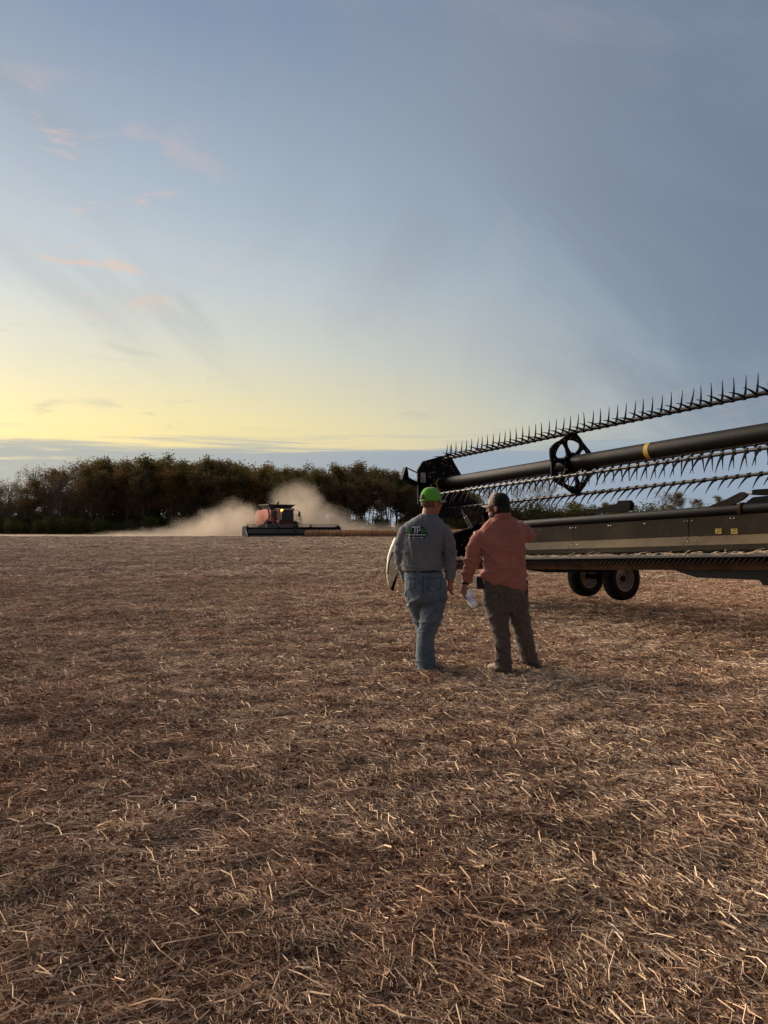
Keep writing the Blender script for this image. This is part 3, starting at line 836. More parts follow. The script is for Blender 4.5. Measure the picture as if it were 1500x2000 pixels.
    o = m.build('guard_row', M_BLACK, cb); o['kind'] = 'stuff'
    sec = MB(); sec.prism([(-.036, .03), (.036, .03), (.010, -.045), (-.010, -.045)], -.0105, -.0080, lambda u, v, s: (u, v, s+.02)); secm = sec.mesh('knife_section', M_STEEL)
    m = MB()
    for i in range(int((HL)/.0762)):
        m.add([Matrix.Translation((-.14+i*.0762, 0, .0)) @ v.co for v in secm.vertices], [tuple(p.vertices) for p in secm.polygons])
    o = m.build('knife_section', M_STEEL, cb); o['kind'] = 'stuff'
    # straw caught along the knife
    V, F, C = [], [], []
    rs = random.Random(4); m = MB()
    for i in range(420):
        xx = rs.uniform(1.5, 7.4) if i % 4 else rs.uniform(-.1, .9); L = rs.uniform(.05, .16); a = rs.gauss(0, .5); y = rs.uniform(.0, .22)
        p = Vector((xx, y, .012+abs(rs.gauss(0, .012)))); d = Vector((math.cos(a), math.sin(a)*.6, rs.gauss(0, .12)))*L
        m.tube([p, p+d*.5+Vector((0, 0, rs.uniform(0, .012))), p+d], .0028, 3, cap=False)
    o = m.build('caught_straw', mat('caught_straw', (.50, .36, .23), .85), top); o['kind'] = 'stuff'
    # --- underframe, wheel arms and gauge wheels
    m = MB()
    m.prism([(.16, -.05), (1.2, -.05), (1.2, -.17), (.5, -.20), (.16, -.15)], .9, HL, lambda u, v, s: (s, u, v)); m.build('deck_frame', M_BLACK, top)
    m = MB(); q = [(.9, -.10), (2.3, -.24), (3.2, -.24), (3.2, -.10)]
    m.prism(q, .35, .95, lambda u, v, s: (u, s, v)); 
    m.build('frame_rib', M_BLACK, top)
    m = MB(); m.prism([(4.75, -.12), (5.35, -.28), (6.2, -.30), (6.25, -.36), (6.45, -.36), (6.45, -.26), (7.1, -.24), (7.3, -.12)], .12, .9, lambda u, v, s: (u, s, v)); m.build('centre_frame', M_BLACK, top)
    for cx, cy in ((2.44, 2.0), (1.62, 2.0)):
        zc = -.40 if cx > 2 else -.36
        wh = empty('gauge_wheel'); wh.parent = top; wh.location = (cx, cy, zc)
        prof = [(.215, -.085), (.25, -.105), (.32, -.115), (.358, -.098), (.372, -.055), (.375, 0), (.372, .055), (.358, .098), (.32, .115), (.25, .105), (.215, .085)]
        def lathe(prof, n=40):
            m = MB(); k = len(prof)
            vs = [(h, r*math.cos(2*math.pi*i/n), r*math.sin(2*math.pi*i/n)) for i in range(n) for r, h in prof]
            fs = [(i*k+j, i*k+j+1, ((i+1) % n)*k+j+1, ((i+1) % n)*k+j) for i in range(n) for j in range(k-1)]
            m.add(vs, fs); return m
        lathe(prof).build('tyre', M_RUBBER, wh, True)
        lathe([(.222, .088), (.205, .092), (.200, .06), (.175, .02), (.165, -.01), (.09, .0), (.06, .03), (.001, .03)]).build('rim', M_RIM, wh, 'auto')
        lathe([(.222, -.088), (.205, -.09), (.19, -.05), (.165, -.012)]).build('rim_back', M_RIM, wh, 'auto')
        m = MB(); m.tube([(.0, 0, 0), (.055, 0, 0)], .055, 14)
        for i in range(6): m.tube([(.0, .085*math.cos(i*1.047), .085*math.sin(i*1.047)), (.02, .085*math.cos(i*1.047), .085*math.sin(i*1.047))], .011, 6)
        m.build('hub', M_BLACK, wh, 'auto')
    m = MB()
    m.tube([(1.45, 2.0, -.36), (2.5, 2.0, -.40)], .04, 10)
    m.box((1.95, .5, -.20), (2.12, 2.05, -.06)); m.box((1.95, 1.92, -.46), (2.12, 2.10, -.10))
    m.box((1.35, .9, -.22), (2.7, 1.25, -.08))
    m.build('wheel_arm', M_BLACK, top)
    # --- fittings on the back tube: reel lift cylinder block and the centre gusset
    def bplate(name, pts, y, t, mt):
        q = [hp(a, b, 1, y) for a, b in pts]; m = MB(); m.prism([(p.x, p.z) for p in q], y, y+t, lambda u, v, s: (u, s, v)); return m.build(name, mt, top)
    bplate('lift_gusset', [(1138, 1003), (1180, 989), (1204, 984), (1207, 978), (1226, 977), (1231, 984), (1229, 996), (1215, 1000)], YB+.12, .10, M_BLACK)
    bplate('centre_gusset', [(1384, 989), (1418, 975), (1446, 961), (1454, 961), (1458, 968), (1449, 976), (1436, 983), (1425, 991)], YB+.02, .05, M_PANEL)
    m = MB(); c = hp(1447, 995, 1, YB+.06); m.tube([(c.x, YB+.06, .605), (c.x+.05, YB+.06, .605)], .098, 22); m.build('tube_flange', M_RUSTY, top, 'auto')
    bplate('hose_cover', [(1452, 985), (1470, 971), (1520, 966), (1520, 982), (1470, 984)], YB+.03, .12, M_BLACK)
    bplate('centre_box', [(1468, 958), (1472, 956), (1540, 952), (1540, 962), (1470, 967)], YB+.02, .3, M_BLACK)
    m = MB(); m.tube([hp(1456, 963, 1, YB+.05), hp(1470, 964, 1, YB+.05)], .018, 8); m.build('centre_link', M_STEEL, top)
    return top
build_header()
# ------------------------------------------------------------------ people
def PP(px, py, D): return Vector(((px-750)/F_PX*D, D, CAM_H+(HOR-py)/F_PX*D))

def remeshed(mb, voxel, smooth=4, wr=None):
    """fuse overlapping closed shapes into one continuous skin; wr(co, normal) -> displacement"""
    me = mb.mesh('tmp', [])
    bm = bmesh.new(); bm.from_mesh(me); bmesh.ops.recalc_face_normals(bm, faces=bm.faces[:]); bm.to_mesh(me); bm.free()
    o = bpy.data.objects.new('tmp', me); COL.objects.link(o)
    r = o.modifiers.new('r', 'REMESH'); r.mode = 'VOXEL'; r.voxel_size = voxel; r.use_smooth_shade = True
    if smooth:
        sm = o.modifiers.new('s', 'SMOOTH'); sm.iterations = smooth; sm.factor = .5
    bpy.context.view_layer.update()
    dg = bpy.context.evaluated_depsgraph_get(); out = bpy.data.meshes.new_from_object(o.evaluated_get(dg))
    bpy.data.objects.remove(o); bpy.data.meshes.remove(me)
    if wr:
        nrm = [v.normal.copy() for v in out.vertices]
        for v, n in zip(out.vertices, nrm): v.co += n*wr(v.co, n)
    out.polygons.foreach_set('use_smooth', [True]*len(out.polygons)); out.update()
    return out

def cloth(name, color, c2, scale=260, bstr=.25, rough=.9):
    m = bpy.data.materials.new(name); m.use_nodes = True; t = NT(m.node_tree); b = t.n['Principled BSDF']
    b.inputs['Roughness'].default_value = rough; b.inputs['Specular IOR Level'].default_value = .12
    b.inputs['Sheen Weight'].default_value = .15
    tc = t.new('ShaderNodeTexCoord').outputs['Object']
    n = t.noise(tc, 6, 5, .6); f = t.noise(tc, scale, 3, .6)
    c = t.mix(t.ss(n, .35, .68), color, c2); c = t.mix(t.ss(f, .3, .7, 0, .18), c, tuple(v*.6 for v in color))
    t.put(b.inputs['Base Color'], c)
    mp = t.new('ShaderNodeMapping'); t.put(mp.inputs[0], tc); mp.inputs['Scale'].default_value = (11, 11, 30); mp.inputs['Rotation'].default_value = (R(12), R(28), 0)
    bn = t.new('ShaderNodeBump'); bn.inputs['Strength'].default_value = min(1.0, bstr*2.4); bn.inputs['Distance'].default_value = .035
    h = t.m('ADD', t.noise(mp.outputs[0], 1.0, 6, .62, 1.4), t.m('MULTIPLY', f, .06)); t.put(bn.inputs['Height'], h); t.l.new(bn.outputs[0], b.inputs['Normal'])
    return m
SKIN = mat('skin', (.28, .112, .062), .6, var=(14, .5, (.20, .072, .040)), bump=(90, .08))
HAIR_B = mat('hair_brown', (.10, .055, .03), .7, bump=(140, .6), var=(60, .6, (.16, .09, .05)))
HAIR_D = mat('hair_dark', (.012, .009, .007), .7, bump=(140, .6))
EYEW = mat('eye_white', (.75, .72, .68), .3)
M_GREYSHIRT = cloth('grey_jersey', (.120, .119, .126), (.155, .151, .154))
M_CORAL = cloth('coral_jersey', (.31, .108, .074), (.37, .135, .094))
M_JEANS = cloth('blue_denim', (.066, .090, .116), (.120, .148, .172), 420, .35)
M_BROWN = cloth('brown_canvas', (.082, .060, .046), (.112, .084, .064), 420, .3)
M_BOOT = mat('boot_leather', (.17, .115, .07), .75, bump=(30, .3), dust=((.34, .25, .16), .6))
M_GREEN = cloth('green_mesh_cap', (.10, .31, .030), (.13, .37, .045), 300, .1)
M_CAPGREY = cloth('grey_cap', (.19, .18, .175), (.25, .235, .22), 300, .1)
M_CAPTAN = cloth('taupe_cap', (.26, .20, .165), (.33, .26, .21), 300, .1)
M_CAPBLK = cloth('black_mesh_cap', (.010, .009, .009), (.016, .014, .013), 300, .1)
M_BLKCLOTH = mat('black_nylon', (.008, .008, .009), .6, bump=(200, .3))
M_TEAL = mat('teal_plastic', (.01, .30, .24), .45)

def head(m, c, yaw, tilt=0.0, jaw=1.0):
    """skull, jaw, nose, brow, lips, chin and ears; faces along yaw (0 = away from the camera, positive = to the right)"""
    M = (Matrix.Rotation(-yaw, 3, 'Z') @ Matrix.Rotation(tilt, 3, 'X'))
    P = lambda x, y, z: c + M @ Vector((x, y, z))
    m.ball(P(0, -.012, .025), (.077, .100, .100), M, 18, 12)
    m.ball(P(0, .028, -.052), (.062*jaw, .066, .070), M, 16, 10)
    m.ball(P(0, .050, -.100), (.034*jaw, .036, .026), M)
    m.ball(P(0, .078, .012), (.052, .020, .012), M)                       # brow
    m.tube([P(0, .088, .004), P(0, .104, -.018), P(0, .114, -.036), P(0, .090, -.044)], [.010, .013, .017, .012], 8)
    m.ball(P(.014, .092, -.040), .010, M, 8, 6); m.ball(P(-.014, .092, -.040), .010, M, 8, 6)
    m.ball(P(0, .090, -.066), (.024, .012, .006), M); m.ball(P(0, .088, -.077), (.020, .012, .007), M)
    m.ball(P(.045, .066, -.028), (.026, .022, .022), M); m.ball(P(-.045, .066, -.028), (.026, .022, .022), M)
    for s in (-1, 1):
        m.ball(P(s*.080, -.008, -.018), (.010, .022, .034), M @ Matrix.Rotation(s*.35, 3, 'Z'))
        m.ball(P(s*.078, -.002, -.046), (.008, .010, .012), M)
    return P, M

def hand(m, w, d, side, curl, thumb, palm=.085):
    """palm and five fingers from the wrist w along d; side = direction of the thumb edge; curl towards -(d x side)"""
    d = d.normalized(); side = (side - d*side.dot(d)).normalized(); n = d.cross(side).normalized()
    m.tube([w-d*.03, w+d*.01, w+d*.05, w+d*palm], [.024, .027, .034, .036], 12, hint=side, ry=[.021, .017, .015, .013])
    for k, (off, L, r) in enumerate(((.027, .068, .0092), (.009, .076, .0095), (-.009, .070, .0090), (-.026, .055, .0080))):
        p = w + d*(palm-.012) + side*off; dd = d.copy(); pts = [p]; c = curl*(1+.06*k)
        for q, f in enumerate((.5, .29, .21)):
            ang = c*(.75, 1.0, .7)[q]; dd = (dd*math.cos(ang) + n*math.sin(ang)).normalized(); pts.append(pts[-1]+dd*L*f)
        m.tube(pts, [r*1.08, r, r*.92, r*.72], 8)
    p = w + d*.028 + side*.026; dd = (d*.75 + side*.62 + n*thumb).normalized(); pts = [p, p+dd*.034]
    dd = (dd + d*.5 - side*.25 + n*thumb*.6).normalized(); pts.append(pts[-1]+dd*.028); pts.append(pts[-1]+(dd+n*.25).normalized()*.020)
    m.tube(pts, [.014, .012, .0105, .008], 8)
    return n

def eyes(parent, P, M):
    m = MB()
    for s in (-1, 1): m.ball(P(s*.030, .074, -.006), .0125, M, 10, 7)
    m.build('eye', EYEW, parent, True)

def cap(parent, P, M, back, front, gap, edge):
    """baseball cap: crown of back panels, front panel, bill, closing strap under a dark patch painted as its shaded opening"""
    def dome(a0, a1, n, k=7, grow=0.0):
        m = MB(); vs = []
        for j in range(k+1):
            th = math.pi/2*j/k
            for i in range(n+1):
                a = a0+(a1-a0)*i/n
                zz = .016+(.126+grow)*math.sin(th)**.92; w = math.cos(th)**.72
                if j == 0: zz -= .012*(1-math.sin(a))*.5
                vs.append(P((.087+grow)*w*math.cos(a), -.010+(.108+grow)*w*math.sin(a), zz))
        fs = [(j*(n+1)+i, j*(n+1)+i+1, (j+1)*(n+1)+i+1, (j+1)*(n+1)+i) for j in range(k) for i in range(n)]
        m.add(vs, fs); return m
    lo, hi = R(edge), R(180-edge)
    c = dome(hi, lo+2*math.pi, 26).build('cap', back, parent, True); sol(c, .003)
    f = dome(lo, hi, 14, grow=.0015).build('front_panel', front, c, True); sol(f, .003)
    m = MB(); vs = []; n = 14
    for i in range(n+1):
        a = R(32)+(R(148)-R(32))*i/n; w = math.sin((a-R(32))/(R(116))*math.pi)
        bx, by = .087*math.cos(a), -.010+.108*math.sin(a)
        for q in (0, .5, 1):
            L = .072*w**.6*q
            vs.append(P(bx*(1+.10*q), by+L, .020+.010*q*0-.030*(bx/.087)**2*q - .010*q))
    fs = [(i*3+q, i*3+q+1, i*3+q+4, i*3+q+3) for i in range(n) for q in (0, 1)]
    m.add(vs, fs); b = m.build('bill', front, c, True); sol(b, .004)
    m = MB(); m.ball(P(0, -.010, .139), (.009, .009, .005), M, 8, 5); m.build('button', back, c, True)
    if gap:
        m = MB(); vs = []; n = 10
        for i in range(n+1):
            a = R(270)-R(30)+R(60)*i/n; hgt = .056*math.sqrt(max(0, 1-((i-n/2)/(n/2))**2))
            for z in (.016, .018+hgt):
                th = math.asin(min(1, max(0, (z-.018)/.118)))
                w = math.cos(th)**.72*1.02
                vs.append(P(.0885*w*math.cos(a), -.010+.110*w*math.sin(a), z+.003))
        m.add(vs, [(2*i, 2*i+2, 2*i+3, 2*i+1) for i in range(n)]); g = m.build('opening_shade_patch', mat('hair_shadow', (.035, .02, .012), .8), c, True); sol(g, .002)  # no hole is cut: dark patch on the crown paints the shaded hair
        m = MB(); vs = []
        for i in range(n+1):
            a = R(270)-R(30)+R(60)*i/n
            for z in (.004, .022): vs.append(P(.0895*math.cos(a), -.010+.1115*math.sin(a), z))
        m.add(vs, [(2*i, 2*i+2, 2*i+3, 2*i+1) for i in range(n)]); g = m.build('strap', back, c, True); sol(g, .003)
    return c

def sol(o, t):
    md = o.modifiers.new('thickness', 'SOLIDIFY'); md.thickness = t; md.offset = 1.0

def wrinkle(amp, stretch, seed, extra=None):
    """creases: ridged noise drawn out along a slanting direction, fading in and out over the garment"""
    def f(co, n):
        p = Vector((co.x*stretch[0]+co.z*stretch[3], co.y*stretch[1], co.z*stretch[2]-co.x*stretch[3]+seed))
        w = .35+.65*max(0., min(1., .5+1.4*mnoise.noise(co*3.1+Vector((seed, 0, 0)))))
        v = (1-min(1, abs(mnoise.noise(p))*3.2))**2*.7 + (1-min(1, abs(mnoise.noise(p*1.9+Vector((9, 3, 1))))*3.0))**2*.4
        return amp*(v-.3)*w + (extra(co, n) if extra else 0.0)
    return f

def crease(co, zc, w, ang, k, seed):
    """soft irregular rolls across the limb or trunk around height zc"""
    e = math.exp(-((co.z-zc)/w)**2)
    p = Vector((co.x*4, co.y*4, seed)); ph = 5*mnoise.noise(p)+2.5*mnoise.noise(p*2.3)
    v = math.sin((co.z+co.x*ang)*k+ph)
    return e*max(0, v)**2.6*1.15

def boot(name, heel, toe, parent):
    """work boot from heel to toe on the ground with a darker sole"""
    h, t_ = Vector(heel), Vector(toe); d = (t_-h).normalized(); L = (t_-h).length; sd = Vector((-d.y, d.x, 0))
    m = MB(); P = lambda f, z: h + d*(L*f) + Vector((0, 0, z))
    m.tube([P(.16, .03), P(.16, .10), P(.17, .17)], [.044, .043, .047], 12, hint=sd, ry=[.05, .048, .05])
    m.tube([P(-.01, .045), P(.06, .05), P(.3, .062), P(.55, .055), P(.78, .045), P(.95, .04), P(1.0, .036)], [.020, .036, .038, .044, .047, .036, .014], 12, hint=(0, 0, 1), ry=[.026, .04, .05, .046, .038, .030, .014])
    me = remeshed(m, .009, 3); me.materials.append(M_BOOT); b = link(name, me, parent)
    m = MB(); pl = []
    for f, w in ((0, .026), (.1, .038), (.3, .036), (.6, .046), (.8, .048), (.95, .034), (1.02, .01)): pl.append((f, w))
    out = [(f, w) for f, w in pl] + [(f, -w) for f, w in pl[::-1]]
    m.prism(out, .0, .026, lambda f, w, z: h+d*(L*f)+sd*w+Vector((0, 0, z))); m.build('sole', mat('boot_sole', (.02, .017, .014), .9), b)
    return b

def decal(parent, target, name, mt, shapes, org, ux, uz, look, off=.0015, sub=3):
    """flat print pressed onto a garment: 2-D polygons (metres) projected along look onto the target mesh"""
    bvh = BVHTree.FromPolygons([v.co.copy() for v in target.vertices], [tuple(p.vertices) for p in target.polygons])
    m = MB()
    for poly in shapes:
        bm = bmesh.new(); f = bm.faces.new([bm.verts.new((u, v, 0)) for u, v in poly])
        bmesh.ops.triangulate(bm, faces=bm.faces[:])
        for _ in range(sub):
            lg = [e for e in bm.edges if e.calc_length() > .014]
            if lg: bmesh.ops.subdivide_edges(bm, edges=lg, cuts=1); bmesh.ops.triangulate(bm, faces=bm.faces[:])
        bm.verts.index_update(); vs = []
        for v in bm.verts:
            o = org + ux*v.co.x + uz*v.co.y; hit, nn, _, _ = bvh.ray_cast(o-look*.6, look)
            vs.append((hit if hit is not None else o) - look*off)
        m.add(vs, [[v.index for v in f.verts] for f in bm.faces]); bm.free()
    return m.build(name, mt, parent, True, fix=False)

def text_mesh(s, size, bold=0.0):
    c = bpy.data.curves.new('txt', 'FONT'); c.body = s; c.size = size; c.align_x = 'CENTER'; c.align_y = 'CENTER'; c.offset = bold; c.resolution_u = 2
    o = bpy.data.objects.new('txt', c); COL.objects.link(o); bpy.context.view_layer.update()
    me = bpy.data.meshes.new_from_object(o.evaluated_get(bpy.context.evaluated_depsgraph_get()))
    vs = [v.co.copy() for v in me.vertices]; fs = [tuple(p.vertices) for p in me.polygons]
    bpy.data.objects.remove(o); bpy.data.curves.remove(c); bpy.data.meshes.remove(me)
    return vs, fs

def person_grey():
    D = 7.52; g = gz(.42, D)
    top = empty('person', (.42, D, 0)); inv = Matrix.Translation((-.42, -D, 0))
    tag(top, 'person in grey long sleeved shirt, blue jeans and bright green cap looking at the header', 'person')
    P_ = lambda px, py, dy=0.0: inv @ PP(px, py, D+dy)
    # body
    b = MB(); hc = P_(843.0, 980.5); P, M = head(b, hc, R(58))
    b.tube([P_(836, 1014), P_(838, 1004), P_(841, 990)], [.074, .070, .066], 14)
    b.rings([(P_(828, 1110), .15, .10), (P_(826, 1060), .15, .10), (P_(828, 1028), .16, .09), (P_(834, 1010), .08, .07)])
    b.tube([P_(866, 1030), P_(878, 1080), P_(880, 1140)], [.045, .04, .03], 10)
    b.tube([P_(792, 1030), P_(780, 1080, .0), P_(786, 1118, .12), P_(792, 1135, .16)], [.045, .04, .032, .028], 10)
    b.tube([P_(845, 1115), P_(842, 1200), P_(833, 1228), P_(832, 1300)], [.09, .07, .05, .04], 10)
    b.tube([P_(810, 1115), P_(815, 1170, .1), P_(830, 1222, .26), P_(831, 1290, .22)], [.09, .07, .05, .04], 10)
    hand(b, P_(879.5, 1137), Vector((-.02, .10, -1)), Vector((-.25, 1, 0)), .42, -.15)
    hand(b, P_(793, 1136, .165), Vector((.1, .35, -1)), Vector((1, .3, 0)), .5, -.1)
    me = remeshed(b, .0055, 2); me.materials.append(SKIN); body = link('body', me, top); eyes(top, P, M)
    # hair below the cap
    m = MB(); m.ball(P(0, -.030, -.005), (.0800, .0860, .066), M, 18, 10); me = remeshed(m, .008, 1, lambda c, n: .002*mnoise.noise(c*90)); me.materials.append(HAIR_B); link('hair', me, top)
    cap(top, P, M, M_GREEN, M_CAPGREY, True, 44)
    # shirt
    s = MB()
    s.rings([(P_(825, 1114), .195, .145, .02), (P_(824, 1104), .200, .15, .02), (P_(823, 1080), .198, .148), (P_(825, 1055), .208, .142), (P_(828, 1036), .215, .128), (P_(830, 1022), .195, .108), (P_(834, 1011), .125, .088), (P_(838, 1003), .078, .074)], 28, 2.3)
    s.tube([P_(846, 1036), P_(865, 1037), P_(875, 1058), P_(879, 1082), P_(879, 1108), P_(879, 1126), P_(879, 1133)], [.072, .080, .073, .066, .059, .052, .042], 16)
    s.tube([P_(812, 1036), P_(792, 1038), P_(783, 1060), P_(781, 1084, .02), P_(785, 1104, .08), P_(790, 1120, .13), P_(792, 1130, .15)], [.075, .074, .066, .06, .054, .048, .04], 16)
    def folds(co, n):
        # long soft folds hanging from the shoulder blades and rolls above the belt
        v = .014*crease(co, 1.07, .075, .12, 85, 2.0)
        if co.y < .02 and abs(co.x) < .19:
            q = Vector((co.x*13+co.z*1.6, 0, co.z*1.3)); v += .018*(1-min(1, abs(mnoise.noise(q))*2.6))**2*max(0, min(1, (1.42-co.z)/.1))*max(0, min(1, (co.z-1.09)/.1))
        if abs(co.x) > .2: v += .012*crease(co, 1.22, .07, .5, 70, 5.0) + .010*crease(co, .99, .06, .2, 90, 7.0)
        return v
    me = remeshed(s, .0080, 9, wrinkle(.011, (9, 9, 5, 4), 3.0, folds)); me.materials.append(M_GREYSHIRT); shirt = link('shirt', me, top)
    # print on the back: green hills, big white letters, two lines of lettering too small to read
    org = P_(812, 1037, -.1); ux, uz, lk = Vector((1, .12, 0)).normalized(), Vector((0, 0, 1)), Vector((-.12, 1, 0)).normalized()
    G = mat('print_green', (.016, .060, .014), .9, var=(70, .9, (.06, .17, .045))); W = mat('print_white', (.46, .45, .43), .9); K = mat('print_black', (.006, .006, .006), .85)
    logo = decal(shirt, me, 'back_print', K, [[(-.10, -.052), (.108, -.052), (.105, -.018), (.075, .036), (.04, .036), (.036, .052), (-.036, .052), (-.05, .036), (-.072, .030), (-.105, -.020)], [(-.078, -.075), (.080, -.075), (.080, -.054), (-.078, -.054)]], org, ux, uz, lk, .0015)
    for nm, mt, shp in (('print_hill', G, [[(-.098, -.020), (-.068, .028), (-.034, .028), (-.038, -.016)]]), ('print_hill', G, [[(.042, -.016), (.046, .028), (.068, .030), (.100, -.022)]]),
                        ('print_letters', W, [[(-.038, .030), (.040, .034), (.040, .047), (-.038, .044)], [(-.020, -.022), (-.008, -.022), (-.004, .030), (-.014, .030)],
                                              [(.004, -.022), (.014, -.022), (.016, .030), (.006, .030)], [(.016, .000), (.034, .000), (.036, .010), (.016, .010)], [(.030, .004), (.038, .004), (.040, .034), (.032, .034)]]),
                        ('print_lettering', W, [[(-.094+i*.0127, -.043), (-.094+i*.0127+.0092, -.043), (-.094+i*.0127+.0092, -.030), (-.094+i*.0127, -.030)] for i in range(15)] +
                                               [[(-.070+i*.0180, -.071), (-.070+i*.0180+.009, -.071), (-.070+i*.0180+.009, -.059), (-.070+i*.0180, -.059)] for i in range(8)])):
        o = decal(shirt, me, nm, mt, shp, org, ux, uz, lk, .0030)
        if 'letter' in nm: o['kind'] = 'stuff'
    # belt and jeans
    m = MB(); m.rings([(P_(826, 1117), .188, .142), (P_(826, 1110), .188, .142)], 28, 2.3); m.build('belt', M_BLKCLOTH, top, True)
    j = MB()
    j.rings([(P_(832, 1175), .150, .130), (P_(833, 1155), .200, .150), (P_(831, 1138), .205, .152), (P_(827, 1122), .190, .145), (P_(826, 1112), .182, .14)], 26, 2.2)
    j.tube([P_(850, 1145), P_(847, 1175), P_(843, 1198), P_(840, 1214), P_(835, 1230), P_(831, 1250), P_(831, 1275), P_(833, 1296), P_(834, 1309)], [.125, .120, .112, .103, .092, .088, .094, .092, .090], 18, ry=[.13, .125, .115, .10, .09, .092, .098, .095, .095])
    j.tube([P_(812, 1145), P_(812, 1168, .04), P_(818, 1190, .13), P_(828, 1218, .26), P_(830, 1250, .26), P_(829, 1285, .22), P_(828, 1300, .22)], [.112, .105, .095, .085, .082, .086, .084], 16)
    def jf(co, n):
        return .012*crease(co, .50, .10, .5, 62, 1.0) + .016*crease(co, .09, .07, .1, 75, 3.0) + .013*crease(co, .72, .12, -1.1, 38, 4.0)
    me = remeshed(j, .0080, 6, wrinkle(.011, (7, 7, 8, 6), 7.0, jf)); me.materials.append(M_JEANS); jeans = link('jeans', me, top)
    st = mat('denim_seam', (.12, .13, .14), .9); dk = mat('denim_dark', (.030, .042, .06), .9)
    for nm, mt, shp, (px, py) in (('pocket', dk, [[(-.07, .052), (.07, .066), (.07, .058), (-.07, .044)], [(-.07, .044), (-.064, .044), (-.060, -.06), (-.066, -.06)], [(.064, .058), (.07, .058), (.062, -.05), (.056, -.05)], [(-.064, -.06), (.0, -.085), (.0, -.078), (-.060, -.052)], [(0, -.085), (.060, -.05), (.058, -.043), (0, -.078)]], (848, 1140)),
                                  ('pocket', dk, [[(-.05, .045), (.035, .04), (.035, .033), (-.05, .038)], [(.030, .033), (.036, .033), (.032, -.06), (.026, -.06)]], (805, 1138)),
                                  ('seam', dk, [[(-.003, .10), (.003, .10), (.004, -.10), (-.004, -.10)]], (826, 1142)),
                                  ('seam', st, [[(-.002, .13), (.002, .13), (.002, -.13), (-.002, -.13)]], (839, 1268))):
        decal(jeans, me, nm, mt, shp, P_(px, py, -.1), Vector((1, 0, 0)), Vector((0, 0, 1)), Vector((0, 1, 0)), .0015)
    hx = P_(834, 1314); boot('boot', (hx.x-.005, -.02, g-.004), (hx.x+.16, .20, g-.004), top)
    hx = P_(826, 1300, .24); boot('boot', (hx.x, .24, g-.004), (hx.x+.05, .50, g-.004), top)
    return top

